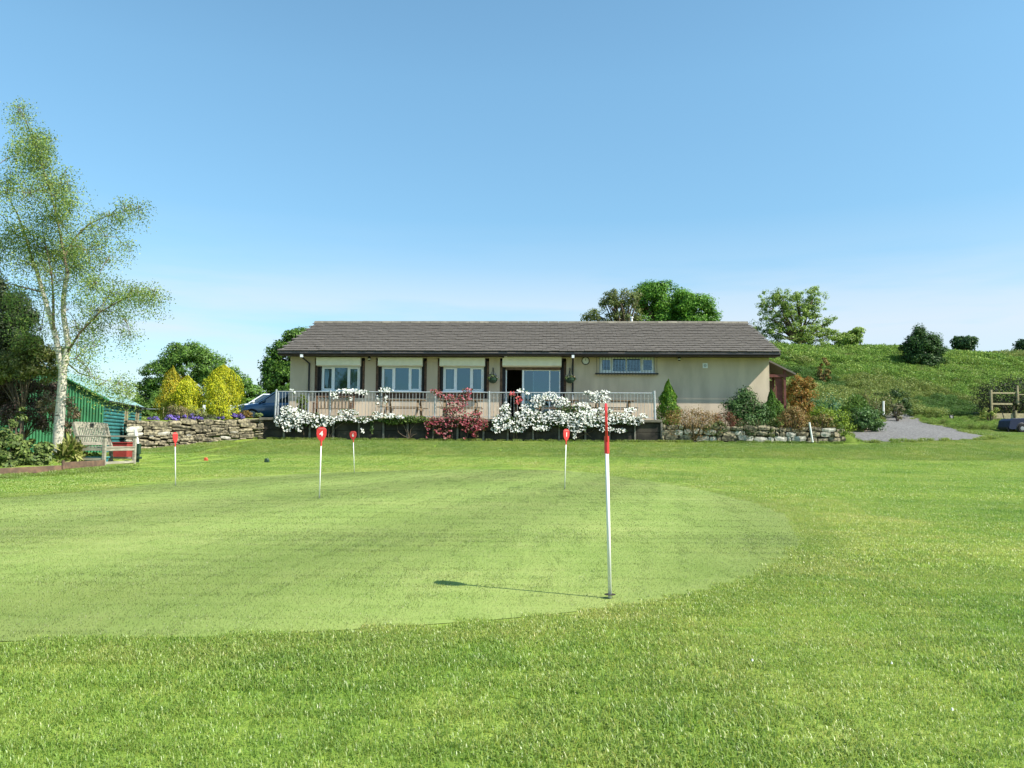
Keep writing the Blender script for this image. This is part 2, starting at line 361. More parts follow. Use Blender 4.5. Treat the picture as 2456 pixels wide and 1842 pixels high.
# ------------------------------------------------------------------ terrain
WY_L = 29.6; SLOPE = .0437
def wall_y(x):
    if x > -9.6: return WY_L - (x + 9.6) * SLOPE
    if x > -12.9: return WY_L - (-9.6 - x) * .95
    a = WY_L - 3.3 * .95
    return a + (36 - a) * sst(-12.9, -13.3, x)
def h(x, y):
    wy = wall_y(x); s = y - wy
    zb = .72 if x > -9.6 else .72 - .37 * sst(-9.6, -12.8, x)
    # front lawn and bank
    if s <= -4.3: zf = (.24 / .72) * zb * sst(-9.5, -4.3, s) if s > -9.5 else 0.0
    else: zf = (.24 / .72) * zb + zb * (.48 / .72) * min(1, (s + 4.3) / 4.2)
    if x < -9.6 and y > 16: zf = max(zf, .26 * sst(-9.6, -11.2, x) * sst(17.3, 19.0, y))
    if x < -8.2 and y > 15: zf += .08 * sst(15, 18, y) * sst(-8.2, -9.4, x) * (1 if zf < .2 else .0)
    if s < .15: return zf
    # upper ground behind the walls
    zu = 1.50 + max(0, y - 40) * .06 - .2 * sst(5.2, 5.8, x) * sst(33, 31.5, y) - .15 * sst(-10, -12, x) * sst(31, 28, y)
    # drive ramp on the right
    slow = sst(17, 22, x)
    zr = .72 + (y - 29) * (.115 * (1 - slow) + .055 * slow) if y > 29 else .72
    if slow > 0 and y > 40: zr += slow * (y - 40) * .07
    zr = min(zr, 3.2)
    ka = 11.7 - min(max(y - 33, 0), 14) * .45; k = sst(ka, ka + 1.2 + min(max(y - 33, 0), 14) * .15, x)
    # terrace edge drops to the drive behind the rock wall
    z = zu * (1 - k) + zr * k
    hill = (4.85 - .35 * sst(20, 45, x)) * sst(49, 67, y) * sst(2, 15, x)
    z = z + hill
    if y > 75: z -= (y - 75) * .02 * sst(2, 15, x)
    if y > 90: z = z + (1.0 - z) * sst(90, 160, y)
    return z
def onground(px, py, y0=1.2):
    d = ray(px, py); o = Vector((0, 0, CAMZ)); y = y0; st = .05
    while y < 140:
        p = o + d * (y / d.y)
        if p.z <= h(p.x, p.y): return p
        y += st
    return o + d * (60 / d.y)
def gz(x, y): return h(x, y)

xs = np.concatenate([np.array([-700, -400, -200, -120, -80, -60, -48]), np.arange(-40, -15, 1.0), np.arange(-15, 26, .4), np.arange(26, 46, 1.0), np.array([50, 60, 80, 120, 200, 400, 700])])
ss = np.concatenate([np.array([-300, -150, -80, -45]), np.arange(-36, -10, 1.0), np.arange(-10, -.1, .35), np.array([-.05, .1, .2]), np.arange(.5, 12, .5), np.arange(12, 46, .8), np.arange(47, 70, 1.5), np.array([75, 85, 100, 130, 180, 260, 400, 700, 1500])])
def grid_obj(name, slist, m, kind='structure'):
    V = []
    for s in slist:
        for x in xs:
            y = wall_y(x) + s
            z = h(x, y)
            if abs(x) < 30 and -36 < s < 60:
                z += (mnoise.noise(Vector((x * .35, y * .35, 0))) * 0 if s < 0 else 0)
            V.append((x, y, z))
    nx = len(xs); ny = len(slist); V = np.array(V)
    Fc = [(j * nx + i, j * nx + i + 1, (j + 1) * nx + i + 1, (j + 1) * nx + i) for j in range(ny - 1) for i in range(nx - 1)]
    o = nmesh(name, V, np.array(Fc), m); o.data.polygons.foreach_set('use_smooth', [True] * len(o.data.polygons)); tag(o, kind=kind); return o
G_ROUGH = grass_mat('rough lawn', 'rough'); G_BANK = grass_mat('bank lawn', 'bank'); G_FIELD = grass_mat('field grass', 'field'); G_GREEN = grass_mat('putting green turf', 'green')
i0 = int(np.argmin(abs(ss + 4.5)))
iw = int(np.argmin(abs(ss - .1)))
grid_obj('lawn', ss[:i0 + 1], G_ROUGH)
grid_obj('lawn_bank', ss[i0:iw + 1], G_BANK)
grid_obj('upper_ground', ss[iw:], G_FIELD)

# the mown putting green, a sheet lying 4 mm over the lawn
D2S = 2456 / 2212
green_px = [(-260, 1092), (0, 1076), (180, 1062), (379, 1041), (560, 1028), (766, 1019), (1000, 1013), (1100, 1012), (1180, 1015), (1270, 1020), (1350, 1031), (1430, 1043), (1500, 1055), (1580, 1071),
            (1650, 1090), (1700, 1112), (1726, 1140), (1732, 1170), (1700, 1212), (1620, 1248), (1500, 1283), (1340, 1310), (1180, 1328), (1000, 1343), (750, 1360), (500, 1373), (200, 1381), (0, 1385), (-400, 1392)]
green_poly = [onz(px * D2S, py * D2S, .004) for px, py in green_px]
gp = np.array([(p.x, p.y) for p in green_poly])
# smooth closed curve
def chaikin(P, n=2):
    for _ in range(n):
        Q = []
        for i in range(len(P)):
            a = P[i]; b = P[(i + 1) % len(P)]; Q += [a * .75 + b * .25, a * .25 + b * .75]
        P = np.array(Q)
    return P
gp = chaikin(gp)
def inpoly(P, x, y):
    x = np.asarray(x); y = np.asarray(y); r = np.zeros(x.shape, bool); n = len(P); j = n - 1
    for i in range(n):
        xi, yi = P[i]; xj, yj = P[j]
        c = ((yi > y) != (yj > y)) & (x < (xj - xi) * (y - yi) / (yj - yi + 1e-12) + xi); r ^= c; j = i
    return r
import bmesh
bm = bmesh.new(); vs_ = []
rag = [mnoise.noise(Vector((p[0] * 3, p[1] * 3, 4))) * .03 for p in gp]
for p, r_ in zip(gp, rag): vs_.append(bm.verts.new((p[0] + r_, p[1] + r_, .003)))
bm.faces.new(vs_); bmesh.ops.triangulate(bm, faces=bm.faces[:])
me = bpy.data.meshes.new('putting_green'); bm.to_mesh(me); bm.free(); me.materials.append(G_GREEN)
pg = bpy.data.objects.new('putting_green', me); COL.objects.link(pg); tag(pg, kind='structure')

# gravel drive: cells of the terrain inside the outline, lifted a little
def sheet_on_ground(name, poly_px, m, cell=.25, lift=.012, jag=.12):
    P = np.array([(q.x, q.y) for q in (onground(a * D2S, b * D2S, 12) for a, b in poly_px)])
    x0, y0 = P.min(0); x1, y1 = P.max(0)
    nx = int((x1 - x0) / cell) + 2; ny = int((y1 - y0) / cell) + 2
    V = {}; Fc = []; vl = []
    def vid(i, j):
        if (i, j) not in V:
            x = x0 + i * cell; y = y0 + j * cell
            x += mnoise.noise(Vector((x * 3, y * 3, 1))) * jag; y += mnoise.noise(Vector((x * 3, y * 3, 9))) * jag
            V[(i, j)] = len(vl); vl.append((x, y, h(x, y) + lift))
        return V[(i, j)]
    X, Y = np.meshgrid(x0 + (np.arange(nx) + .5) * cell, y0 + (np.arange(ny) + .5) * cell, indexing='ij')
    I = inpoly(P, X, Y)
    for i in range(nx):
        for j in range(ny):
            if I[i, j]: Fc.append((vid(i, j), vid(i + 1, j), vid(i + 1, j + 1), vid(i, j + 1)))
    o = nmesh(name, np.array(vl), np.array(Fc), m); tag(o, kind='structure'); return o, P
drive, DRIVE_P = sheet_on_ground('gravel_drive', [(1800, 951), (1835, 932), (1880, 917), (1903, 902), (1900, 893), (1885, 884), (1908, 879), (1943, 889), (1980, 899), (2000, 915), (2041, 921), (2088, 932), (2150, 944), (2130, 949.5)], GRAVEL)
sheet_on_ground('concrete_apron', [(1822, 931), (1840, 923.5), (1866, 924), (1888, 931), (1876, 934), (1840, 933)], CONCP, cell=.15, lift=.03, jag=.05)

# kerb path along the foot of the left stone wall
mb = MB()
kp = [(-13.4, -.5), (-12.4, -.55), (-11.4, -.45), (-10.6, -.35), (-9.9, -.15)]
L_ = []
for x, o_ in kp:
    y = wall_y(max(x, -12.8)) ; L_.append((Vector((x, y + .05, h(x, y - .1) + .015)), Vector((x + .05, y + o_, h(x, y + o_) + .012))))
for (a, b), (c, d) in zip(L_[:-1], L_[1:]):
    mb.add([a, b, d, c], [(0, 1, 2, 3)])
tag(mb.build('gravel_path', CONCG), kind='structure')

# ------------------------------------------------------------------ foliage tools
def rand_dirs(n, rng=RNG):
    v = rng.normal(size=(n, 3)); return v / np.linalg.norm(v, axis=1)[:, None]
def leaf_quads(c, nrm, size, aspect=.55, longdir=None, rng=RNG):
    """rhombic leaves: c Nx3 centres, nrm Nx3, size N"""
    n = len(c); nrm = nrm / (np.linalg.norm(nrm, axis=1)[:, None] + 1e-9)
    r = rand_dirs(n, rng) if longdir is None else longdir
    a = r - nrm * (r * nrm).sum(1)[:, None]; a /= (np.linalg.norm(a, axis=1)[:, None] + 1e-9)
    b = np.cross(nrm, a); s = np.asarray(size).reshape(-1, 1) / 2
    V = np.stack([c - a * s, c + b * s * aspect, c + a * s, c - b * s * aspect], 1).reshape(-1, 3)
    Fq = np.arange(n * 4).reshape(n, 4)
    return V, Fq
def pal(n, colors, weights=None, jit=.18, rng=RNG):
    C = np.array(colors); w = np.array(weights if weights else [1] * len(C), float); w /= w.sum()
    k = rng.choice(len(C), n, p=w); c = C[k] * (1 + rng.uniform(-jit, jit, (n, 1))); return c
def leaves_obj(name, c, nrm, size, colors, parent, m=LEAF, aspect=.55, weights=None, longdir=None, stuff=False, jit=.18, extra=None):
    V, Fq = leaf_quads(c, nrm, size, aspect, longdir)
    T = np.repeat(pal(len(c), colors, weights, jit), 4, 0)
    if extra is not None:
        V2, F2, T2 = extra; Fq = np.concatenate([Fq, F2 + len(V)]); V = np.concatenate([V, V2]); T = np.concatenate([T, T2])
    o = nmesh(name, V, Fq, m, parent, T)
    if stuff: o['kind'] = 'stuff'
    return o
def blob_points(blobs, n, ncl, clr, shell=(.55, 1.0), up=.25, rng=RNG):
    """leaf centres gathered in clumps on ellipsoid blobs (x,y,z,rx,ry,rz)"""
    B = np.array(blobs, float); vol = (B[:, 3] * B[:, 4] * B[:, 5]) ** (2 / 3); w = vol / vol.sum()
    kb = rng.choice(len(B), ncl, p=w); d = rand_dirs(ncl, rng); d[:, 2] = np.where(d[:, 2] < -.75, -d[:, 2] * up, d[:, 2]); d /= np.linalg.norm(d, axis=1)[:, None]
    r = rng.uniform(shell[0] ** 2, shell[1] ** 2, ncl) ** .5
    cc = B[kb, :3] + d * r[:, None] * B[kb, 3:6]
    cr_ = clr * rng.uniform(.55, 1.3, ncl)
    k = rng.integers(0, ncl, n); ld = rand_dirs(n, rng)
    p = cc[k] + ld * (rng.uniform(0.15, 1, n) ** .5)[:, None] * cr_[k][:, None] * np.array([1, 1, .75])
    nr = ld * .9 + d[k] * .6 + rand_dirs(n, rng) * .8 + np.array([0, 0, .35])
    return p, nr, cc
def limb_mesh(mb, base, tips, r0, rng=random, mid=.5, sag=0):
    for tp in tips:
        tp = Vector(tp); b = Vector(base); m_ = b.lerp(tp, mid) + Vector((rng.uniform(-.15, .15), rng.uniform(-.15, .15), .12)) * (tp - b).length * .5
        L = (tp - b).length; rr = r0 * min(1, .35 + L * .12)
        pts = [b, b.lerp(m_, .5) + Vector((rng.uniform(-.03, .03) * L, rng.uniform(-.03, .03) * L, 0)), m_, m_.lerp(tp, .5) + Vector((0, 0, .03 * L)), tp]
        mb.tube(pts, [rr, rr * .8, rr * .6, rr * .38, rr * .12], 5)

GR = [(.09, .19, .03), (.13, .25, .035), (.17, .29, .05), (.06, .13, .025)]
def tree(name, label, cat, base, blobs, n, ncl, clr, leaf, colors, trunk_r, weights=None, group=None, shell=(.55, 1.), limbs=14, m=LEAF, trunk_h=None, aspect=.6, barkm=BARK):
    t = thing(name, label, cat, base, 0, group)
    p, nr, cc = blob_points(blobs, n, ncl, clr, shell)
    leaves_obj('crown', p, nr, leaf * RNG.uniform(.5, 1.35, n), colors, t, m, aspect, weights)
    B = Vector(base); top = max(b[2] for b in blobs); cen = Vector(blobs[0][:3])
    th = trunk_h if trunk_h is not None else (cen.z - B.z) * .5
    mb = MB(); fork = Vector((B.x * .6 + cen.x * .4, B.y * .6 + cen.y * .4, B.z + th))
    mb.tube([B - Vector((0, 0, .3)), B + Vector((0, 0, .2)), B.lerp(fork, .5), fork], [trunk_r * 1.35, trunk_r * 1.1, trunk_r * .95, trunk_r * .85], 8)
    idx = RNG.choice(len(cc), min(limbs, len(cc)), replace=False)
    limb_mesh(mb, fork - Vector((0, 0, .1)), [cc[i] for i in idx], trunk_r * .75)
    mb.build('trunk', barkm, t, smooth=True)
    return t

# quick shrub from the photo: centre x, top row, bottom row, width in photo px, distance
def shrub(name, label, cat, px, top, bot, wpx, d, colors, style='round', powr=1.25, n=2500, leaf=.06, weights=None, group=None, m=LEAF, sink=.05, flowers=None, zb=None, depth=.9, stems=True, lobes=None):
    c = at(px, bot, d); x, y = c.x, c.y
    z0 = zb if zb is not None else min(c.z, h(x, y) + .02)
    z1 = at(px, top, d).z; w = wpx / F * d / 2; H = z1 - z0
    t = thing(name, label, cat, (x, y, z0), 0, group); rng = RNG
    if style == 'cone':
        u = rng.uniform(0, 1, n) ** .75; th = rng.uniform(0, 2 * PI, n)
        prof = np.where(u < .12, .75 + u * 2.1, 1 - (np.maximum(u - .12, 0) / .88) ** powr)
        lump = np.array([mnoise.noise(Vector((math.cos(a) * 1.7, math.sin(a) * 1.7, b_ * 5 + px))) for a, b_ in zip(th, u)])
        r = w * prof * (1 + .6 * lump) * rng.uniform(.62, 1.08, n)
        p = np.stack([x + r * np.cos(th), y + r * np.sin(th) * depth, z0 + u * H * (1 + .04 * lump)], 1)
        out = np.stack([np.cos(th), np.sin(th), np.full(n, .25)], 1)
        nr = out + rand_dirs(n) * .75
        ld = np.stack([np.cos(th) * .5, np.sin(th) * .5, np.full(n, 1.0)], 1) + rand_dirs(n) * .45
        leaves_obj('foliage', p, nr, leaf * rng.uniform(.6, 1.5, n), colors, t, m, .42, weights, longdir=ld)
        core = (.5, .9)
    elif style == 'round':
        bl = [(x, y, z0 + H * .5, w * .92, w * depth * .9, H * .5), (x, y, z0 + H * .25, w * .9, w * depth * .88, H * .27)] if not lobes else [(x + a * w, y + b_ * w, z0 + cz * H, rx * w, rx * w * depth, rz * H) for a, b_, cz, rx, rz in lobes]
        p, nr, cc = blob_points(bl, n, max(12, n // 60), min(w, H) * .31, (.66, 1.0))
        p[:, 2] = np.maximum(p[:, 2], z0 - .05)
        leaves_obj('foliage', p, nr, leaf * rng.uniform(.6, 1.4, n), colors, t, m, .55, weights)
        core = (.6, .8)
    elif style == 'spiky':          # upright leaves from the base
        th = rng.uniform(0, 2 * PI, n); r = w * rng.uniform(0, 1, n) ** .5; u = rng.uniform(.15, 1, n)
        p = np.stack([x + r * np.cos(th), y + r * np.sin(th) * depth, z0 + H * u * (1 - .5 * (r / w) ** 2)], 1)
        ld = np.stack([np.cos(th) * .5, np.sin(th) * .5, np.full(n, 1.1)], 1) + rand_dirs(n) * .3
        leaves_obj('foliage', p, rand_dirs(n), leaf * rng.uniform(.6, 1.5, n), colors, t, m, .3, weights, longdir=ld); core = None
    if core and stems:
        mb = MB(); 
        for k in range(7):
            a = 2 * PI * k / 7; mb.tube([(x + .03 * math.cos(a), y + .03 * math.sin(a), z0 - .1), (x + w * .35 * math.cos(a), y + w * .35 * math.sin(a), z0 + H * .4), (x + w * .5 * math.cos(a), y + w * .5 * math.sin(a), z0 + H * .68)], [.02 + w * .02, .015 + w * .012, .004], 5)
        mb.build('stem', BARK, t)
    if flowers:
        fn, fc, fs = flowers
        p, nr, cc = blob_points([(x, y, z0 + H * .55, w * .98, w * depth, H * .52)], fn, max(8, fn // 8), w * .14, (.92, 1.04))
        leaves_obj('blossom', p, nr, fs * rng.uniform(.7, 1.3, fn), fc, t, PETAL, .9, stuff=True)
    return t
# ------------------------------------------------------------------ clubhouse
ANG = math.atan(SLOPE)
U = Vector((math.cos(ANG), -math.sin(ANG), 0)); Vv = Vector((math.sin(ANG), math.cos(ANG), 0))
A0 = at(693, 1000, 32.2)
HM = Matrix(((U.x, Vv.x, 0, A0.x), (U.y, Vv.y, 0, A0.y), (0, 0, 1, 0), (0, 0, 0, 1)))
def uz(px, py, v=0.0):
    d = ray(px, py); o = Vector((0, 0, CAMZ)); P = Vector((A0.x, A0.y, 0)) + Vv * v
    k = (P - o).dot(Vv) / d.dot(Vv); q = o + d * k
    return (q - Vector((A0.x, A0.y, 0))).dot(U), q.z
def HW(u, v, z): return Vector((A0.x, A0.y, 0)) + U * u + Vv * v + Vector((0, 0, z))
ZT = 1.53; ZTOP = 4.20; LEN = uz(1845.5, 930)[0]; DEP = 8.6
house = thing('clubhouse', 'long single storey golf clubhouse with tiled gable roof and cream shutter boxes', 'clubhouse', HW(0, 0, ZT))
recs = []
for (l, r, fl, fr, bl, br, m1, m2) in ((755, 875, 769.5, 862, 758, 864.5, 798.5, 833.5), (901.5, 1023.5, 914, 1010, 906, 1013, 944.5, 981), (1049.5, 1173, 1062, 1160, 1054, 1163, 1093, 1129)):
    recs.append(dict(u0=uz(l, 900)[0], u1=uz(r, 900)[0], f0=uz(fl, 900)[0], f1=uz(fr, 900)[0], b0=uz(bl, 870, -.15)[0], b1=uz(br, 870, -.15)[0], m=[uz(m1, 900)[0], uz(m2, 900)[0]]))
ZSILL = uz(900, 938)[1]; ZFT = uz(900, 878)[1]; ZB0 = uz(900, 877, -.15)[1]; ZB1 = uz(900, 857, -.15)[1]; ZR0 = uz(900, 955)[1]; ZRT = uz(900, 858)[1]
du0, du1 = uz(1199, 900)[0], uz(1358, 900)[0]
hu0, hz1 = uz(1437, 855); hu1, hz0 = uz(1571, 894)
# wall with real openings
wall = MB(HM); T = .28
ops = [(r['u0'], r['u1'], ZR0, ZRT) for r in recs] + [(du0, du1, ZT, ZRT), (hu0, hu1, hz0, hz1)]
cur = 0.0
for (a, b, z0, z1) in ops:
    wall.box(cur, a, 0, T, ZT - .3, ZTOP)
    wall.box(a, b, 0, T, z1, ZTOP)
    if z0 > ZT + .01: wall.box(a, b, 0, T, ZT - .3, z0)
    cur = b
wall.box(cur, LEN, 0, T, ZT - .3, ZTOP)
RV = DEP / 2
for u0 in (0.0, LEN - T):      # gable ends
    wall.M = HM @ Matrix(((0, 1, 0, u0), (1, 0, 0, 0), (0, 0, 1, 0), (0, 0, 0, 1)))
    wall.prism([(T, ZT - .3), (DEP - T, ZT - .3), (DEP - T, ZTOP), (RV, ZTOP + RV * .405), (T, ZTOP)], 0, T)
wall.M = HM; wall.box(0, LEN, DEP - T, DEP, ZT - .3, ZTOP)
wall.build('wall', RENDER_WALL, house)
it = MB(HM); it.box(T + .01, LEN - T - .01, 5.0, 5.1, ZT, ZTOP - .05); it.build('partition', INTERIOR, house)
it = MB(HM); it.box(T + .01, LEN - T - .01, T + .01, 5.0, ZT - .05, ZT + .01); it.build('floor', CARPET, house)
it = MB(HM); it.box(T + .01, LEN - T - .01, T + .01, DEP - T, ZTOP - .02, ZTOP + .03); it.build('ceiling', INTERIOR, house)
# roof
e0 = uz(667, 840, -.66)[0]; e1 = uz(1871, 846, -.62)[0]
ZE = uz(1200, 842.5, -.66)[1]; VR = DEP / 2; ZRG = uz(1230, 775, VR)[1]
OV = -.66
rf = MB(HM)
sl = (ZRG - ZE) / (VR - OV)
r0, r1 = e0, e1
rf.add([(r0, OV, ZE - .03), (r1, OV, ZE - .03), (r1, VR, ZRG - .03), (r0, VR, ZRG - .03), (r0, OV, ZE - .11), (r1, OV, ZE - .11), (r1, VR, ZRG - .11), (r0, VR, ZRG - .11)],
       [(0, 1, 2, 3), (7, 6, 5, 4), (0, 4, 5, 1), (1, 5, 6, 2), (3, 2, 6, 7), (0, 3, 7, 4)])
vb = 2 * VR - OV
rf.add([(r0, vb, ZE - .03), (r1, vb, ZE - .03), (r1, VR, ZRG - .032), (r0, VR, ZRG - .032), (r0, vb, ZE - .11), (r1, vb, ZE - .11), (r1, VR, ZRG - .112), (r0, VR, ZRG - .112)],
       [(0, 1, 2, 3), (7, 6, 5, 4), (0, 4, 5, 1), (1, 5, 6, 2), (3, 2, 6, 7), (0, 3, 7, 4)])
roof = rf.build('roof', TILE, house)
NC = 17; NT = 60; rt = random.Random(3)
def course(k, front=True):
    m = MB(HM); tw = (r1 - r0 + .06) / NT
    v0 = OV - .03 + (VR - OV) * k / NC; dv = (VR - OV) / NC
    for i in range(NT):
        u0 = r0 - .03 + i * tw + (tw / 2 if k % 2 else 0); u1 = u0 + tw - .008
        if k % 2 and i == NT - 1: u1 = r1 + .03
        if k % 2 and i == 0:
            pass
        j = rt.uniform(-.006, .006); va = v0 + rt.uniform(-.008, .008); vb_ = v0 + dv + .05
        za = ZE + (va - OV) * sl + .062 + j; zb = ZE + (vb_ - OV) * sl + .004 + j
        th = .034
        m.add([(u0, va, za - th), (u1, va, za - th), (u1, vb_, zb - .02), (u0, vb_, zb - .02), (u0, va, za), (u1, va, za), (u1, vb_, zb), (u0, vb_, zb)],
              [(3, 2, 1, 0), (4, 5, 6, 7), (0, 1, 5, 4), (1, 2, 6, 5), (2, 3, 7, 6), (3, 0, 4, 7)])
    m.build('tile_course', TILE, roof)
for k in range(NC): course(k)
nr_ = 44; tw = (r1 - r0 + .04) / nr_
rid = None
for i in range(nr_):
    u = r0 - .02 + i * tw
    if rid is None:
        m = MB(); m.prism([(-.13, -.045), (-.07, .03), (0, .06), (.07, .03), (.13, -.045), (.08, -.06), (0, 0), (-.08, -.06)], 0, tw - .012)
        rid = m.build('ridge_tile', TILE2, roof, local=True); o = rid
    else:
        o = rid.copy(); COL.objects.link(o)
    p = HW(u, VR, ZRG + .035 + rt.uniform(-.004, .004)) - wloc(roof)
    o.location = p; o.rotation_euler = (0, 0, -ANG - PI / 2 + PI)
    o.rotation_euler = (0, 0, -ANG - PI / 2); 
# fascia, gutter, barge boards, downpipes
m = MB(HM); m.box(r0 + .02, r1 - .02, OV + .02, OV + .045, ZE - .17, ZE - .112); m.build('fascia', SOFFIT, house)
m = MB(HM); m.box(r0 + .02, r1 - .02, OV + .046, -.002, ZE - .165, ZE - .145); m.build('soffit', SOFFIT, house)
m = MB(HM); m.tube([(r0, OV - .045, ZE - .105), (r1, OV - .045, ZE - .105)], .034, 8); m.build('gutter', BLACKP, house)
for uu in (r0, r1 - .03):
    m = MB(HM)
    for s_ in (0, 1):
        va, vc = (OV, VR) if s_ == 0 else (2 * VR - OV, VR)
        m.add([(uu, va, ZE - .2), (uu + .03, va, ZE - .2), (uu + .03, vc, ZRG - .28), (uu, vc, ZRG - .28), (uu, va, ZE - .114), (uu + .03, va, ZE - .114), (uu + .03, vc, ZRG - .116), (uu, vc, ZRG - .116)],
              [(3, 2, 1, 0), (4, 5, 6, 7), (0, 1, 5, 4), (1, 2, 6, 5), (2, 3, 7, 6), (3, 0, 4, 7)])
    m.build('bargeboard', SOFFIT, house)
for px, pxl in ((742.5, 736), (1373.5, 1373)):
    u = uz(px, 900)[0]; ul = uz(pxl, 850)[0]
    m = MB(HM); m.tube([(ul, OV + .02, ZE - .17), (ul, OV + .02, ZE - .25), (u, -.06, ZE - .45), (u, -.06, ZT + 1.05)], .038, 8)
    dp = m.build('downpipe', BLACKP, house)
    m = MB(HM); m.tube([(u, -.06, ZT + 1.05), (u, -.06, ZT + .02)], .036, 8); m.build('lower_pipe', GALV, dp)
    m = MB(HM); m.box(ul - .05, ul + .05, OV - .06, OV + .05, ZE - .26, ZE - .14); m.build('hopper', UPVC, dp)
m = MB(HM); uf, zf_ = uz(1515, 770, VR + .3); m.tube([(uf, VR + .3, ZRG - .3), (uf, VR + .3, ZRG + .28)], .05, 8); m.tube([(uf, VR + .3, ZRG + .28), (uf, VR + .3, ZRG + .34)], .08, 8); m.build('flue', WHITEP, house)

# brick jambs and brick apron under the windows
def bricks(u0, u1, v0, v1, z0, z1, name, bond=True):
    m = MB(HM); bh = .075; n = max(1, int((z1 - z0) / bh)); bh = (z1 - z0) / n; rr = random.Random(int(u0 * 100)); bl = .225
    m.cur = 0
    for k in range(n):
        u = u0 - (bl / 2 if (k % 2 and bond and (u1 - u0) > .3) else 0)
        while u < u1 - .01:
            a = max(u, u0); b = min(u + bl, u1)
            if b - a > .02:
                pr = rr.uniform(-.004, .004); m.box(a + .005, b - .005, v0 + pr, v1, z0 + k * bh + .005, z0 + (k + 1) * bh - .005)
            u += bl
    m.cur = 1; m.box(u0, u1, v0 + .012, v1 - .001, z0, z1)
    o = m.build(name, [BRICKM, MORTAR], house); o['kind'] = 'stuff'; return o
jw = .095
JT = uz(900, 866)[1]
for (a, b, z0, z1) in [(r['u0'], r['u1'], ZR0, JT) for r in recs] + [(du0, du1, ZT + .01, JT)]:
    bricks(a - .002, a + jw, -.012, .24, z0 - (.0 if z0 > 2 else 0), z1, 'brick_jamb')
    bricks(b - jw, b + .002, -.012, .24, z0, z1, 'brick_jamb')
WN = ('left hand', 'middle', 'right hand')
def window(r, i):
    D0, D1 = .13, .20                 # frame depth in the recess
    m = MB(HM); a, b = r['u0'] + jw, r['u1'] - jw
    for q in ((a, r['f0'], ZR0, ZRT), (r['f1'], b, ZR0, ZRT), (r['f0'], r['f1'], ZFT, ZRT)):
        m = MB(HM); m.box(q[0], q[1], D0 + .02, D1 + .04, q[2], q[3]); m.build('reveal_board', DARKBOARD, house)
    bricks(r['f0'] , r['f1'] , .06, .24, ZR0, ZSILL - .06, 'brick_apron')
    f0, f1 = r['f0'], r['f1']; z0, z1 = ZSILL, ZFT; fw = .06
    w = MB(HM)
    w.box(f0, f1, D0, D1, z0, z0 + fw); w.box(f0, f1, D0, D1, z1 - fw, z1)
    w.box(f0, f0 + fw, D0, D1, z0 + fw, z1 - fw); w.box(f1 - fw, f1, D0, D1, z0 + fw, z1 - fw)
    for mm in r['m']: w.box(mm - .035, mm + .035, D0, D1, z0 + fw, z1 - fw)
    fr = w.build('window', UPVC, house, bevel=.004)
    fr['label'] = 'white three light window under a cream shutter box'
    edges = [f0 + fw] + [q for mm in r['m'] for q in (mm - .035, mm + .035)] + [f1 - fw]
    for j in range(3):
        x0, x1 = edges[2 * j], edges[2 * j + 1]
        if j != 1:     # opening casement
            s = MB(HM); c = .045
            s.box(x0, x1, D0 - .022, D0 + .03, z0 + fw, z0 + fw + c); s.box(x0, x1, D0 - .022, D0 + .03, z1 - fw - c, z1 - fw)
            s.box(x0, x0 + c, D0 - .022, D0 + .03, z0 + fw + c, z1 - fw - c); s.box(x1 - c, x1, D0 - .022, D0 + .03, z0 + fw + c, z1 - fw - c)
            s.build('casement', UPVC, fr, bevel=.003)
        p = MB(HM); p.add([(x0, D0 + .035, z0 + fw), (x1, D0 + .035, z0 + fw), (x1, D0 + .035, z1 - fw), (x0, D0 + .035, z1 - fw)], [(0, 1, 2, 3)])
        p.build('pane', GLASS, fr)
    s = MB(HM); s.box(f0 - .06, f1 + .06, .0, D0 - .001, z0 - .055, z0 - .002); s.build('sill', UPVC, fr, bevel=.006)
    # curtain hanging inside
    n = 9
    for side in ((0, 1) if i != 1 else ()):
        c = MB(HM)
        xa = f0 + .05 if side == 0 else f1 - .05; sg = 1 if side == 0 else -1; pts = []
        for k in range(n): pts.append((xa + sg * k * .035, .42 + .03 * (k % 2)))
        vs = [(x, y, z1) for x, y in pts] + [(xa + (x - xa) * .75, y, z0 - .1) for x, y in pts]
        c.add(vs, [(k, k + 1, k + 1 + n, k + n) for k in range(n - 1)]); c.build('curtain', CURTAIN, fr)
    # shutter box
    sb = MB(HM); b0, b1 = r['b0'], r['b1']
    sb.add([(b0, -.15, ZB0 + .03), (b1, -.15, ZB0 + .03), (b1, .02, ZB0 - .02), (b0, .02, ZB0 - .02), (b0, -.15, ZB1), (b1, -.15, ZB1), (b1, .02, ZB1), (b0, .02, ZB1)],
           [(3, 2, 1, 0), (4, 5, 6, 7), (0, 1, 5, 4), (1, 2, 6, 5), (2, 3, 7, 6), (3, 0, 4, 7)])
    sx = sb.build('shutter_box', CREAM, house, bevel=.01)
    for ga_ in (f0 - .075, f1 + .015):
        g = MB(HM); g.box(ga_, ga_ + .06, .08, .128, ZR0 + .1, ZB0); g.build('guide_rail', BLACKP, sx)
    sb = MB(HM); sb.box(b0 - .01, b1 + .01, -.158, -.10, ZB0 + .012, ZB0 + .034); sb.build('bottom_trim', CREAM, sx)
for i, r in enumerate(recs): window(r, i)
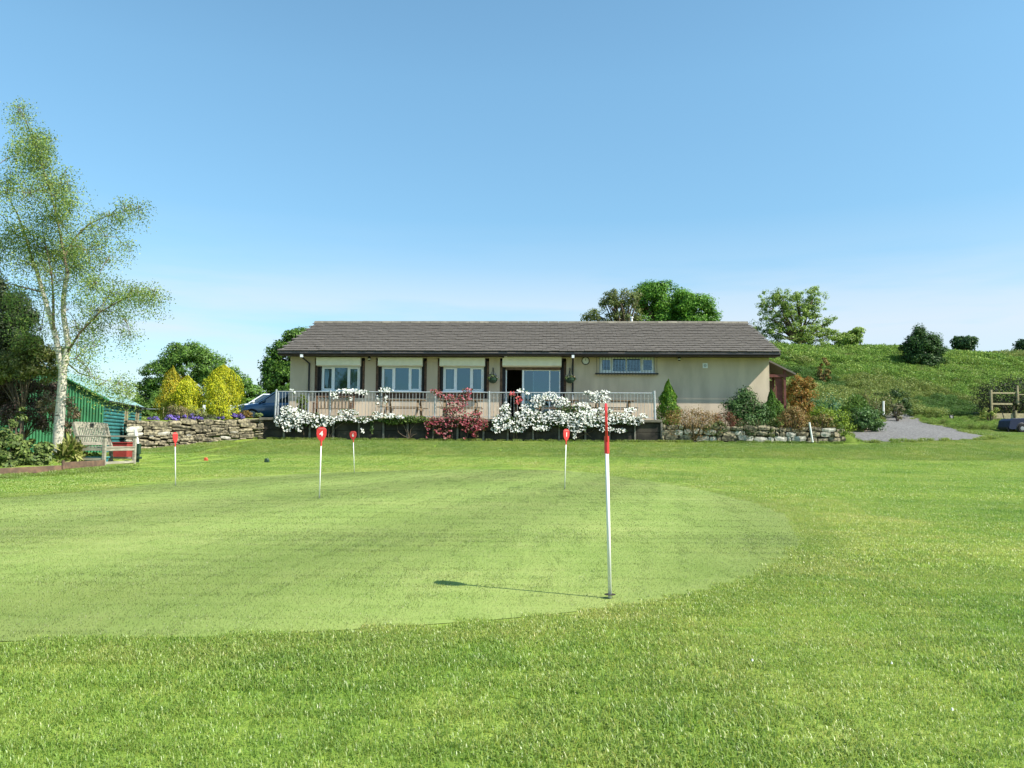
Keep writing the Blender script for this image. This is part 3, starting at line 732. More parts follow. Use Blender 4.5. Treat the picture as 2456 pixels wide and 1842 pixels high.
# patio door
fd0, fd1 = uz(1212.5, 900)[0], uz(1344, 900)[0]; zd1 = uz(1280, 882.5)[1]; D0 = .13; D1 = .2
for q in ((du0 + jw, fd0, ZT, ZRT), (fd1, du1 - jw, ZT, ZRT), (fd0, fd1, zd1, ZRT)):
    m = MB(HM); m.box(q[0], q[1], D0 + .02, .24, q[2], q[3]); m.build('reveal_board', DARKBOARD, house)
w = MB(HM); fw = .045
w.box(fd0, fd1, D0, D1, zd1 - fw, zd1); w.box(fd0, fd0 + fw, D0, D1, ZT, zd1 - fw); w.box(fd1 - fw, fd1, D0, D1, ZT, zd1 - fw); w.box(fd0 + fw, fd1 - fw, D0, D1, ZT, ZT + .05)
door = w.build('patio_door', UPVC, house, bevel=.004); door['label'] = 'white sliding patio door standing open at its left end'
st = [uz(1254.5, 900)[0], uz(1279, 900)[0], uz(1318.5, 900)[0]]
def stile(x, wd, v=0): 
    s = MB(HM); s.box(x - wd / 2, x + wd / 2, D0 - .03 + v, D0 + .03 + v, ZT + .05, zd1 - fw); s.build('stile', UPVC, door, bevel=.003)
stile(st[0], .075); stile(st[1], .04, .062); stile(st[2], .045, .0)
for a, b, v in ((st[0] + .03, st[2] - .02, .01), (st[1] + .02, fd1 - fw, .06)):
    for q0, q1 in ((ZT + .05, ZT + .13), (zd1 - fw - .06, zd1 - fw)):
        s = MB(HM); s.box(a, b, D0 + v - .012, D0 + v + .012, q0, q1); s.build('rail', UPVC, door)
    p = MB(HM); p.add([(a, D0 + v, ZT + .13), (b, D0 + v, ZT + .13), (b, D0 + v, zd1 - fw - .06), (a, D0 + v, zd1 - fw - .06)], [(0, 1, 2, 3)]); p.build('pane', GLASS, door)
b0, zb1 = uz(1205, 855.5, -.17); b1, zb0 = uz(1347, 879, -.17)
sb = MB(HM); sb.add([(b0, -.17, zb0 + .03), (b1, -.17, zb0 + .03), (b1, .02, zb0 - .02), (b0, .02, zb0 - .02), (b0, -.17, zb1), (b1, -.17, zb1), (b1, .02, zb1), (b0, .02, zb1)],
       [(3, 2, 1, 0), (4, 5, 6, 7), (0, 1, 5, 4), (1, 2, 6, 5), (2, 3, 7, 6), (3, 0, 4, 7)])
sx = sb.build('shutter_box', CREAM, house, bevel=.01); sx['label'] = 'widest cream shutter box, above the patio door'
m = MB(HM); m.box(fd0, fd1, .06, .129, zb0 - .12, zb0 - .022); m.build('slat_bundle', TIMBER_BR, sx)
# high window with bars
fx0, fx1 = uz(1438.5, 870)[0], uz(1570, 870)[0]; z0 = uz(1500, 893)[1]; z1 = uz(1500, 857)[1]
w = MB(HM); v0, v1 = .08, .15; fw = .05
w.box(fx0, fx1, v0, v1, z0, z0 + fw); w.box(fx0, fx1, v0, v1, z1 - fw, z1); w.box(fx0, fx0 + fw, v0, v1, z0 + fw, z1 - fw); w.box(fx1 - fw, fx1, v0, v1, z0 + fw, z1 - fw)
ms = [uz(q, 870)[0] for q in (1468.5, 1503, 1538.5)]
for q in ms: w.box(q - .03, q + .03, v0, v1, z0 + fw, z1 - fw)
hwn = w.build('window', UPVC, house, bevel=.004); hwn['label'] = 'wide low window behind black security bars'
ed = [fx0 + fw, ms[0] - .03, ms[0] + .03, ms[1] - .03, ms[1] + .03, ms[2] - .03, ms[2] + .03, fx1 - fw]
for j in range(4):
    a, b = ed[2 * j], ed[2 * j + 1]
    if j in (0, 3):
        s = MB(HM); c = .045
        s.box(a, b, v0 - .02, v0 + .03, z0 + fw, z0 + fw + c); s.box(a, b, v0 - .02, v0 + .03, z1 - fw - c, z1 - fw); s.box(a, a + c, v0 - .02, v0 + .03, z0 + fw + c, z1 - fw - c); s.box(b - c, b, v0 - .02, v0 + .03, z0 + fw + c, z1 - fw - c)
        s.build('casement', UPVC, hwn)
    p = MB(HM); p.add([(a, v0 + .035, z0 + fw), (b, v0 + .035, z0 + fw), (b, v0 + .035, z1 - fw), (a, v0 + .035, z1 - fw)], [(0, 1, 2, 3)]); p.build('pane', GLASS, hwn)
for q in ((hu0, fx0, hz0, hz1), (fx1, hu1, hz0, hz1)):
    s = MB(HM); s.box(q[0], q[1], v0 + .01, .24, q[2], q[3]); s.build('reveal_board', UPVC, house)
s = MB(HM); s.box(fx0, fx1, .32, .34, z1 - .28, z1 + .0); s.build('roller_blind', CURTAIN, hwn)
s = MB(HM); s.box(fx0 - .02, fx1 + .02, -.02, v0 - .002, z0 - .05, z0 - .001); s.build('sill', UPVC, hwn)
gr = MB(HM); ga, gb = uz(1427, 870)[0], uz(1578, 870)[0]; gz1 = uz(1500, 854)[1]; gz0 = uz(1500, 896.5)[1]
gr.box(ga, gb, -.16, -.12, gz1 - .03, gz1 + .015); gr.box(ga, gb, -.16, -.10, gz0 - .035, gz0 + .02)
for q in (ga + .05, gb - .05, (ga + gb) / 2): gr.box(q - .02, q + .02, -.12, -.001, gz0 - .02, gz0 + .01); gr.box(q - .02, q + .02, -.12, -.001, gz1 - .02, gz1 + .01)
gro = gr.build('security_grille', BLACKP, house)
nb_ = 21; bar = None
for k in range(nb_):
    u = ga + .06 + (gb - ga - .12) * k / (nb_ - 1); m = MB(HM); m.tube([(u, -.14, gz0 - .075), (u, -.14, gz1)], .0085, 5); m.build('bar', BLACKP, gro)
# wall lamps, clock, extractor vent, camera
def wall_lamp(px):
    u, z = uz(px, 858); zt = uz(px, 850)[1]; zb = uz(px, 866)[1]
    m = MB(HM); m.tube([(u, -.0, zt), (u, -.14, zt + .01), (u, -.17, z + .02)], .018, 6); l = m.build('wall_lamp', UPVC, house)
    m = MB(HM); m.lathe((u, -.17, z - .14), [(.02, 0), (.05, .01), (.055, .03), (.07, .12), (.04, .16), (.01, .19)], 10); m.build('lantern', BLACKP, l)
    m = MB(HM); m.lathe((u, -.17, z - .10), [(.058, 0), (.066, .06)], 10); m.build('lantern_glass', LAMPG, l)
wall_lamp(888); wall_lamp(1627.5)
u, z = uz(1404.5, 865.5); m = MB(HM); m.lathe((u, -.03, z), [(.148, 0), (.155, .0), (.155, .03)], 28, 'y')
m = MB(HM); m.lathe((u, -.035, z), [(.13, .03), (.16, .034), (.165, .02), (.155, .0), (.132, .0), (.13, .01)], 28, 'y'); ck = m.build('wall_clock', BLACKP, house)
m = MB(HM); m.lathe((u, -.031, z), [(.134, 0), (.134, .005)], 28, 'y'); m.build('clock_face', CLOCKF, ck)
for k in range(12):
    m = MB(HM); a = k * PI / 6; r_ = .112; m.box(u + r_ * math.sin(a) - .005, u + r_ * math.sin(a) + .005, -.0335, -.0315, z + r_ * math.cos(a) - .01, z + r_ * math.cos(a) + .01); m.build('hour_mark', BLACKP, ck)
m = MB(HM); m.beam((u, -.036, z), (u + .004, -.036, z + .095), .008, .003, (0, 1, 0)); m.build('clock_hand', BLACKP, ck)
m = MB(HM); m.beam((u, -.040, z), (u - .012, -.040, z + .065), .011, .003, (0, 1, 0)); m.build('clock_hand', BLACKP, ck)
u, z = uz(1691, 877); m = MB(HM); m.box(u - .1, u + .1, -.03, -.001, z - .1, z + .1); v_ = m.build('extractor_vent', UPVC, house, bevel=.006)
m = MB(HM); m.lathe((u, -.042, z), [(.062, 0), (.062, .012)], 16, 'y'); m.build('vent_grille', GALV, v_)
u, z = uz(1209, 853.5, -.25); m = MB(HM); m.box(u - .06, u + .12, -.32, -.2, z - .04, z + .04); m.tube([(u + .02, -.26, z), (u + .02, -.001, z + .08)], .014, 6); cc_ = m.build('security_camera', UPVC, house)
m = MB(HM); m.lathe((u - .03, -.29, z - .08), [(.02, 0), (.05, .02), (.05, .05)], 10); m.build('camera_dome', BLACKP, cc_)
# porch at the right gable
pu = uz(1906, 895, .4)[0]; pz = uz(1906, 897, .4)[1]; pzt = uz(1848, 862, .4)[1]
m = MB(HM)
m.add([(LEN + .005, .25, pzt - .07), (pu, .25, pz - .05), (pu, 3.4, pz - .05), (LEN + .005, 3.4, pzt - .07), (LEN + .005, .25, pzt), (pu, .25, pz + .02), (pu, 3.4, pz + .02), (LEN + .005, 3.4, pzt)],
      [(3, 2, 1, 0), (4, 5, 6, 7), (0, 1, 5, 4), (1, 2, 6, 5), (2, 3, 7, 6), (3, 0, 4, 7)])
porch = m.build('porch_roof', TILE, house)
ppx = uz(1882, 930, .4)[0]
for (u, v) in ((ppx, .4), (ppx, 2.0), (ppx, 3.25), (ppx - .32, 3.25)):
    m = MB(HM); zt_ = pz - .05 + (pzt - pz) * (pu - u) / (pu - LEN); m.box(u - .045, u + .045, v - .045, v + .045, ZT - .6, zt_ - .02); m.build('porch_post', TIMBER_RED, house)
m = MB(HM); m.box(LEN + .01, ppx + .1, .35, .44, pz - .13, pz - .02); m.build('porch_beam', TIMBER_RED, house)
m = MB(HM); m.box(ppx - .35, ppx - .05, .46, .50, ZT + .75, pz - .14); m.build('porch_panel', TIMBER_RED, house)
m = MB(HM); m.box(ppx - .40, ppx - .32, 1.9, 1.98, ZT - .6, pz - .14); m.box(ppx - .30, ppx - .05, 1.95, 1.98, ZT, ZT + 1.8); m.build('porch_screen', TIMBER_BR, house)

# ------------------------------------------------------------------ terrace, retaining wall, railing
def line_v():   # v of the retaining wall front in house frame
    return (Vector((-9.6, WY_L, 0)) - Vector((A0.x, A0.y, 0))).dot(Vv)
VF = line_v()
ua, ub = uz(624, 1030, VF)[0], uz(1586, 1030, VF)[0]
m = MB(HM); m.box(ua + .1, ub - .02, VF + .2, -.002, ZT - .22, ZT - .0); tag(m.build('terrace_floor', PAVE), kind='structure')
ZC = uz(1100, 1004, VF)[1]; ZBASE = .72
rw = thing('retaining_wall', 'long low dark concrete panel wall holding up the terrace', 'retaining wall', HW((ua + ub) / 2, VF, ZBASE))
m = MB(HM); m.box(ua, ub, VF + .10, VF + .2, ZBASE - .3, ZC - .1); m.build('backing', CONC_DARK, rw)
npan = 16; pw = (ub - ua) / npan
for k in range(npan + 1):
    u = ua + k * pw + random.uniform(-.04, .04); m = MB(HM); m.box(u - .035, u + .035, VF - .025, VF + .1, ZBASE - .3, ZC - .10); m.build('post', CONC_POST, rw, bevel=.006)
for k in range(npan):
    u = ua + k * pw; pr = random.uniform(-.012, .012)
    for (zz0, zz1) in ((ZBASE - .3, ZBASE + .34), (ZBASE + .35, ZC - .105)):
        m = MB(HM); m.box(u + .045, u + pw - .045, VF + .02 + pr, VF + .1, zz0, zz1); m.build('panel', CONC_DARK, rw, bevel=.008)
nc_ = 10; cw = (ub - ua + .06) / nc_
for k in range(nc_):
    m = MB(HM); u = ua - .03 + k * cw; m.box(u + .004, u + cw - .004, VF - .07, VF + .28, ZC - .10, ZC + random.uniform(-.006, .006)); m.build('coping', COPING, rw, bevel=.01)
# railing
VRL = VF + .12
rl = thing('metal_railing', 'galvanised metal railing along the front of the terrace', 'railing', HW((ua + ub) / 2, VRL, ZC))
zr1 = uz(1100, 941, VRL)[1]; ra0, ra1 = uz(661, 960, VRL)[0], uz(1571, 960, VRL)[0]; zr0 = ZC + .07
m = MB(HM); m.tube([(ra0, VRL, zr1), (ra1, VRL, zr1)], .020, 8); m.build('top_rail', GALV, rl)
m = MB(HM); m.box(ra0, ra1, VRL - .01, VRL + .01, zr0 - .012, zr0 + .012); m.build('bottom_rail', GALV, rl)
for px, wd, ex in ((661, .05, .08), (667, .03, 0), (792, .045, .06), (914, .03, .0), (1043, .04, .05), (1173, .04, .05), (1302, .03, .0), (1437, .04, .05), (1571, .06, .09)):
    u = uz(px, 960, VRL)[0]; lean = -.03 if px == 1571 else .02 if px == 661 else 0
    m = MB(HM); m.tube([(u, VRL, ZC - .02), (u + lean, VRL, zr1 + ex)], wd * .75, 8); m.build('post', GALV, rl)
nbal = 112; bal = None; base = wloc(rl)
for k in range(1, nbal):
    u = ra0 + (ra1 - ra0) * k / nbal + random.uniform(-.004, .004)
    if bal is None:
        mbl = MB(); mbl.tube([(0, 0, 0), (0, 0, zr1 - zr0)], .0085, 5, cap=False); o = mbl.build('baluster', GALV, rl, local=True); bal = o
    else:
        o = bal.copy(); COL.objects.link(o)
    o.location = HW(u, VRL, zr0) - base; o.rotation_euler = (random.uniform(-.01, .01), random.uniform(-.012, .012), 0)

# ------------------------------------------------------------------ climbing plants on the wall and railing
def climber(name, label, cat, ell, fcol, lcol, dens=9.5, leafdens=5.5, fsize=.072, stems=(), group=None, greens=()):
    cx = sum(e[0] for e in ell) / len(ell); base = onground(cx, 1056, 25); t = thing(name, label, cat, tuple(base), 0, group)
    P = []; Pl = []
    for (ex, ey, rx, ry) in ell:
        up = ey < 985
        n = max(4, int(PI * rx * ry / dens)); nl = int(PI * rx * ry / leafdens * (.6 if up else 1))
        for (cnt, out, dd) in ((n, P, -.17), (nl, Pl, -.08)):
            r = RNG.uniform(0, 1, cnt) ** .55; a = RNG.uniform(0, 2 * PI, cnt)
            for r_, a_ in zip(r, a):
                px, py = ex + rx * r_ * math.cos(a_), ey + ry * r_ * math.sin(a_)
                v = VF + (.10 if up else 0) + dd + RNG.uniform(-.12, .08) * (1.4 if not up else .8)
                u, z = uz(px, py, v); out.append(HW(u, v, max(z, .76)))
    for (ex, ey, rx, ry) in greens:
        nl = int(PI * rx * ry / leafdens * 1.6)
        for _ in range(nl):
            r_ = RNG.uniform() ** .5; a_ = RNG.uniform(0, 2 * PI); v = VF - .1 + RNG.uniform(-.1, .1)
            u, z = uz(ex + rx * r_ * math.cos(a_), ey + ry * r_ * math.sin(a_), v); Pl.append(HW(u, v, max(z, .76)))
    Pl = np.array([tuple(p) for p in Pl]); n = len(Pl)
    leaves_obj('foliage', Pl, rand_dirs(n) + np.array([0, -.5, .4]), .085 * RNG.uniform(.6, 1.4, n), lcol, t, LEAF, .5)
    if len(P) and fcol:
        P = np.array([tuple(p) for p in P]); n = len(P); nr = rand_dirs(n) * .55 + np.array([.25, -.8, .45]); nr /= np.linalg.norm(nr, axis=1)[:, None]
        # four petals per flower
        V = []; Fq = []; T = []; tc_ = pal(n, fcol, None, .1); r = rand_dirs(n); a = r - nr * (r * nr).sum(1)[:, None]; a /= np.linalg.norm(a, axis=1)[:, None]; b = np.cross(nr, a)
        s = (fsize * RNG.uniform(.75, 1.25, n) / 2)[:, None]
        for k in range(4):
            th = k * PI / 2; d1 = a * math.cos(th) + b * math.sin(th); d2 = -a * math.sin(th) + b * math.cos(th)
            V.append(np.stack([P, P + d1 * s * .55 + d2 * s * .42 + nr * s * .12, P + d1 * s + nr * s * .2, P + d1 * s * .55 - d2 * s * .42 + nr * s * .12], 1)); T.append(np.repeat(tc_[:, None], 4, 1))
        V = np.concatenate(V, 0).reshape(-1, 3); T = np.concatenate(T, 0).reshape(-1, 3)
        o = nmesh('blossom', V, np.arange(len(V)).reshape(-1, 4), PETAL, t, T); o['kind'] = 'stuff'
    for s in stems:
        mb = MB(); pts = []
        for q in s: 
            u, z = uz(q[0], q[1], VF - .08); pts.append(HW(u, VF - .06 - random.uniform(0, .05), z))
        mb.tube(pts, [.016 - .009 * i / (len(pts) - 1) for i in range(len(pts))], 5); mb.build('stem', BARK, t)
    return t
LG = [(.06, .12, .03), (.09, .16, .035), (.12, .17, .05), (.05, .09, .03)]
WH = [(.82, .82, .78), (.80, .78, .70), (.75, .76, .74)]
climber('white_clematis', 'white flowering clematis spilling over the left end of the terrace wall', 'clematis',
        [(705, 1000, 36, 22), (690, 985, 18, 12), (668, 1010, 10, 13), (690, 1024, 14, 12), (717, 1028, 9, 9), (745, 1003, 36, 14), (785, 1010, 20, 14), (765, 1020, 18, 8), (835, 990, 26, 10), (815, 1003, 40, 7), (865, 1008, 28, 6), (905, 996, 14, 9),
         (835, 938, 34, 6), (870, 941, 14, 7), (802, 948, 10, 9), (700, 935, 5, 4), (707, 942, 4, 3), (838, 957, 9, 5), (925, 935, 18, 6), (925, 957, 4, 15), (907, 955, 3.5, 8), (905, 968, 4, 3), (868, 1034, 5, 6), (950, 1000, 22, 5), (935, 997, 14, 6)],
        WH, LG, stems=[[(790, 1050), (775, 1035), (750, 1015), (720, 1000)], [(790, 1050), (800, 1030), (830, 1010), (860, 1006)], [(788, 1050), (790, 1010), (800, 950)], [(730, 1048), (725, 1020), (700, 985)], [(840, 1000), (836, 940)], [(912, 1002), (922, 940)]],
        greens=[(740, 1012, 70, 9), (850, 1008, 60, 6), (900, 1003, 50, 5), (892, 1025, 4, 16)])
climber('green_climber', 'leafy climber without flowers trailing along the middle of the terrace wall', 'climbing plant',
        [(930, 1002, 8, 4)], [(.6, .6, .45)], [(.10, .17, .03), (.14, .20, .04), (.07, .13, .03)], leafdens=5,
        stems=[[(981, 1052), (978, 1035), (975, 1015), (970, 1003)], [(981, 1052), (985, 1030), (1000, 1012)], [(978, 1050), (965, 1044), (955, 1036), (952, 1020)], [(984, 1050), (992, 1043), (1000, 1041)], [(978, 1044), (968, 1020), (940, 1006)]],
        greens=[(960, 1008, 55, 8), (1000, 1006, 35, 8), (970, 1000, 30, 5), (940, 1012, 20, 7)])
climber('pink_clematis', 'deep pink flowering clematis climbing over the middle of the railing', 'clematis',
        [(1050, 942, 12, 8), (1040, 938, 8, 5), (1072, 953, 20, 8), (1122, 938, 14, 8), (1110, 955, 22, 9), (1098, 968, 26, 9), (1090, 985, 30, 8), (1040, 1012, 24, 13), (1085, 1010, 36, 16), (1130, 1008, 28, 18), (1155, 1018, 16, 16), (1145, 990, 12, 8), (1060, 1034, 24, 8), (1024, 1042, 3.5, 8), (1140, 1044, 8, 7), (1073, 1049, 11, 5), (1115, 1050, 5, 4), (1130, 1030, 22, 10), (1027, 1022, 8, 10)],
        [(.34, .05, .075), (.44, .09, .12), (.24, .025, .04), (.50, .20, .22)], [(.12, .07, .03), (.10, .11, .03), (.16, .09, .05)], dens=15, leafdens=5, fsize=.066,
        stems=[[(1085, 1052), (1083, 1020), (1080, 990), (1075, 950)], [(1080, 1000), (1110, 975), (1118, 940)], [(1082, 1005), (1060, 975), (1050, 945)], [(1120, 1052), (1125, 1020), (1140, 1000)], [(1040, 1052), (1042, 1020), (1045, 1005)]])
climber('white_clematis', 'largest white clematis, covering the wall below the patio door and clock', 'clematis',
        [(1205, 1012, 24, 20), (1190, 1030, 14, 9), (1240, 1024, 26, 14), (1212, 985, 14, 14), (1212, 970, 8, 6), (1268, 1000, 36, 20), (1290, 962, 18, 16), (1262, 978, 16, 9), (1330, 1002, 36, 18), (1320, 950, 18, 10), (1345, 965, 22, 13), (1370, 1008, 32, 18), (1400, 1000, 30, 16), (1430, 1010, 36, 14), (1422, 943, 26, 6), (1440, 957, 26, 10), (1452, 940, 12, 5), (1480, 1003, 42, 14), (1512, 984, 16, 6), (1522, 1010, 24, 10), (1542, 998, 12, 6),
         (1455, 1030, 18, 6), (1490, 1033, 16, 5), (1385, 1028, 22, 9), (1300, 1026, 22, 9), (1378, 1044, 5, 9), (1250, 936, 9, 4), (1266, 942, 6, 5), (1395, 975, 24, 10), (1440, 985, 30, 7), (1412, 990, 20, 8)],
        WH, LG, dens=9, stems=[[(1375, 1052), (1365, 1030), (1345, 1000), (1330, 960)], [(1380, 1052), (1400, 1042), (1420, 1035), (1440, 1010)], [(1240, 1052), (1238, 1030), (1235, 1005)], [(1400, 1035), (1420, 1050)], [(1437, 1000), (1436, 945)]],
        greens=[(1260, 1010, 70, 12), (1380, 1015, 70, 12), (1370, 985, 40, 12), (1480, 1010, 50, 8)])
climber('red_clematis', 'small red flowered climber on the railing in front of the open door', 'clematis',
        [(1228, 945, 8, 6), (1245, 958, 9, 7), (1240, 966, 6, 4)], [(.45, .05, .06), (.5, .1, .1)], [(.10, .07, .03), (.12, .12, .04)], dens=12, fsize=.08,
        stems=[[(1232, 1052), (1236, 1000), (1240, 950)]])

# ------------------------------------------------------------------ terrace furniture
def picnic_table():
    t = thing('picnic_table', 'x', 'picnic table', (0, 0, 0), 0, 'picnic tables on the terrace')
    for k in range(5):
        m = MB(); m.box(-.85, .85, -.35 + k * .145, -.35 + k * .145 + .125, .72, .75); m.build('top_plank', TABLEW, t, bevel=.004)
    for s in (-1, 1):
        for k in range(2):
            y = s * .68 + (k - .5) * .14; m = MB(); m.box(-.85, .85, y - .06, y + .06, .43, .46); m.build('seat_plank', TABLEW, t, bevel=.004)
    for x in (-.6, .6):
        for s in (-1, 1):
            m = MB(); m.beam((x, s * .22, .72), (x, s * .72, 0), .04, .09, (1, 0, 0)); m.build('leg', TABLEW, t)
        m = MB(); m.box(x + .022, x + .06, -.75, .75, .34, .43); m.build('bearer', TABLEW, t)
    return t
pt = picnic_table()
for i, (px, v, lab, rz) in enumerate(((968, -1.25, 'picnic table on the terrace below the middle window', 0), (1105, -1.3, 'picnic table on the terrace behind the pink clematis', .04), (1335, -1.6, 'picnic table on the terrace behind the large white clematis', -.05), (1470, -1.5, 'picnic table standing at the right end of the terrace', .03))):
    o = pt if i == 0 else copy_tree(pt)
    u = uz(px, 970, v)[0]; o.location = HW(u, v, ZT + .003); o.rotation_euler = (0, 0, -ANG + rz); o['label'] = lab
def garden_bench_slat(px, v):
    t = thing('slatted_bench', 'red brown slatted bench against the wall under the left window', 'bench', tuple(HW(uz(px, 970, v)[0], v, ZT + .003)), -ANG)
    for k in range(11):
        x = -.7 + k * .14; m = MB(); m.box(x - .035, x + .035, .23, .25, .42, .86); m.build('back_slat', TABLEW, t, local=True)
    m = MB(); m.box(-.78, .78, .20, .26, .87, .93); m.build('back_rail', TIMBER_BR, t, local=True)
    for k in range(4):
        m = MB(); m.box(-.78, .78, -.22 + k * .11, -.13 + k * .11, .40, .425); m.build('seat_slat', TABLEW, t, local=True)
    for x in (-.74, .74):
        for y in (-.2, .21):
            m = MB(); m.box(x - .03, x + .03, y - .03, y + .03, 0, .62 if y < 0 else .9); m.build('leg', TIMBER_BR, t, local=True)
        m = MB(); m.box(x - .035, x + .035, -.24, .2, .62, .65); m.build('armrest', TIMBER_BR, t, local=True)
garden_bench_slat(800, -.75)
shrub('potted_shrub', 'clipped round green bush in a pot at the left end of the terrace', 'shrub', 724, 943, 988, 28, 31.2, [(.12, .18, .02), (.16, .22, .03), (.09, .14, .02)], n=1500, leaf=.05, zb=ZT + .25)
p_ = at(724, 988, 31.2); m = MB(); m.lathe((p_.x, p_.y, ZT + .003), [(.14, 0), (.20, .30), (.21, .32), (.18, .32), (.17, .28)], 16); tag(m.build('plant_pot', CONC_POST), 'round pale pot holding the clipped bush on the terrace', 'plant pot')

# hanging baskets with brackets
def basket(px, lab, colors):
    u, z = uz(px, 905, -.28); c = HW(u, -.28, z); ztop = uz(px, 884, -.28)[1]
    t = thing('hanging_basket', lab, 'hanging basket', tuple(c), 0, 'hanging baskets on the front wall')
    m = MB(); m.lathe((c.x, c.y, c.z - .24), [(.03, 0), (.12, .03), (.18, .12), (.20, .22), (.18, .22)], 14); m.build('bowl', GREENP, t)
    mb = MB()
    for k in range(3):
        a = k * 2 * PI / 3; mb.tube([(c.x + .19 * math.cos(a), c.y + .19 * math.sin(a), c.z - .02), (c.x, c.y, ztop)], .006, 4)
    mb.build('chain', BLACKP, t)
    bl = [(c.x, c.y, c.z + .02, .2, .2, .13), (c.x - .12, c.y - .05, c.z - .03, .1, .1, .1), (c.x + .13, c.y - .05, c.z - .02, .1, .1, .09)]
    p, nr, cc = blob_points(bl, 260, 20, .06); leaves_obj('foliage', p, nr, .06, [(.10, .16, .04), (.16, .2, .07)], t)
    p, nr, cc = blob_points(bl, 60, 14, .05, (.9, 1.05)); leaves_obj('blossom', p, nr, .05, colors, t, PETAL, .9)
    m = MB(HM); m.beam((u, -.001, ztop + .02), (u, -.32, ztop + .02), .03, .03); m.beam((u, -.012, ztop + .05), (u, -.012, ztop - .25), .03, .02); m.build('basket_bracket', BLACKP, house)
basket(1182, 'hanging basket to the left of the patio door', [(.4, .4, .42), (.25, .2, .4)])
basket(1367, 'hanging basket with pink flowers beside the downpipe', [(.5, .2, .2), (.6, .55, .5), (.45, .3, .15)])

# ------------------------------------------------------------------ stones
SV = []
for k in range(10):
    bm = bmesh.new(); bmesh.ops.create_cube(bm, size=1.0); bmesh.ops.subdivide_edges(bm, edges=bm.edges[:], cuts=1, use_grid_fill=True)
    for v in bm.verts:
        q = v.co.normalized() * .62; v.co = v.co.lerp(q, .42) + Vector([mnoise.noise(v.co * 2.3 + Vector((k * 7.1, i * 3.3, 0))) * .13 for i in range(3)])
    me = bpy.data.meshes.new('stone'); bm.to_mesh(me); bm.free(); me.materials.append(STONEP if k >= 8 else STONE)
    SV.append(me)
def stone_wall(name, label, path, zb, zt, parent_extra=None, hmin=.08, hmax=.17, wmin=.18, wmax=.52, pale=.06, depth=.32, rot=0.0, seed=1, gap=.018):
    rr = random.Random(seed); path = [Vector(p) for p in path]; L = [0]
    for a, b in zip(path[:-1], path[1:]): L.append(L[-1] + (b - a).length)
    def pos(s):
        for i in range(len(path) - 1):
            if s <= L[i + 1] or i == len(path) - 2:
                t = (s - L[i]) / (L[i + 1] - L[i]); d = (path[i + 1] - path[i]).normalized(); return path[i].lerp(path[i + 1], t), d
    mid, _ = pos(L[-1] / 2); t = thing(name, label, 'stone wall', (mid.x, mid.y, zb(.5)))
    core = MB(); n = 14
    P = [pos(L[-1] * i / n) for i in range(n + 1)]
    for i in range(n):
        (a, d), (b, e) = P[i], P[i + 1]; nn = Vector((-d.y, d.x, 0)); n2 = Vector((-e.y, e.x, 0)); za, zc = zb(i / n) - .3, zt(i / n) - .06; zd, ze = zb((i + 1) / n) - .3, zt((i + 1) / n) - .06
        f = .09; k = depth
        core.add([tuple(a + nn * f) [:2] + (za,), tuple(b + n2 * f)[:2] + (zd,), tuple(b + n2 * k)[:2] + (zd,), tuple(a + nn * k)[:2] + (za,), tuple(a + nn * f)[:2] + (zc,), tuple(b + n2 * f)[:2] + (ze,), tuple(b + n2 * k)[:2] + (ze,), tuple(a + nn * k)[:2] + (zc,)],
                 [(4, 5, 6, 7), (0, 1, 5, 4), (2, 3, 7, 6)])
    core.build('core', SOILM, t); base = wloc(t); cnt = 0
    f = 0.0
    Hm = max(zt(i / 10) - zb(i / 10) for i in range(11)); rows = []; y = 0
    while y < Hm - .03:
        hh = rr.uniform(hmin, hmax); rows.append((y, min(hh, Hm - y + .02))); y += hh
    tot = rows[-1][0] + rows[-1][1]
    for (y0, hh) in rows:
        s = -rr.uniform(0, .2); ph = rr.uniform(0, 6)
        while s < L[-1]:
            w = rr.uniform(wmin, wmax) * (.6 + hh / hmax * .6); s1 = min(s + w, L[-1] + .05)
            if s1 < .05 or s1 - max(s, 0) < .06: s = s1; continue
            sm = (max(s, -.03) + s1) / 2; q = min(1, max(0, sm / L[-1])); p, d = pos(min(max(sm, 0), L[-1])); nn = Vector((-d.y, d.x, 0)); z0, z1 = zb(q), zt(q); sc = (z1 - z0) / tot
            split = hh > hmax * .8 and rr.random() < .35
            segs = ((0, .5), (.5, 1)) if split else ((0, 1),)
            for (c0, c1) in segs:
                o = bpy.data.objects.new('stone', SV[rr.randrange(8, 10) if rr.random() < pale else rr.randrange(0, 8)]); COL.objects.link(o); o.parent = t
                zc = z0 + (y0 + hh * (c0 + c1) / 2) * sc + .024 * math.sin(sm * 3 + ph) + rr.uniform(-.012, .012)
                o.location = (p.x + nn.x * .08 + rr.uniform(-.02, .02) * nn.x - base.x, p.y + nn.y * .08 + rr.uniform(-.03, .02) - base.y, zc - base.z)
                o.scale = ((s1 - max(s, -.03) - gap) * 1.04, .26, max(.04, (hh * (c1 - c0) * sc - gap) * 1.12)); o.rotation_euler = (rr.uniform(-.12, .12), rr.uniform(-.12, .12) + rot, math.atan2(d.y, d.x) + rr.uniform(-.05, .05)); cnt += 1
            s = s1
    return t
xl = -12.85
stone_wall('stone_wall', 'dry stone wall with purple flowers growing along its top', [(xl, wall_y(xl), 0), (-11.2, wall_y(-11.2), 0), (-9.62, wall_y(-9.62), 0), (-9.3, wall_y(-9.3) - .0, 0)],
           lambda q: (h(-12.7, wall_y(-12.7) - .15) - .03) * (1 - q) + .66 * q, lambda q: 1.28 + .20 * q, hmin=.06, hmax=.21, wmin=.14, wmax=.62, seed=4)
xr0 = uz(1588, 1030, VF)[0]; pr0 = HW(xr0, VF, 0)
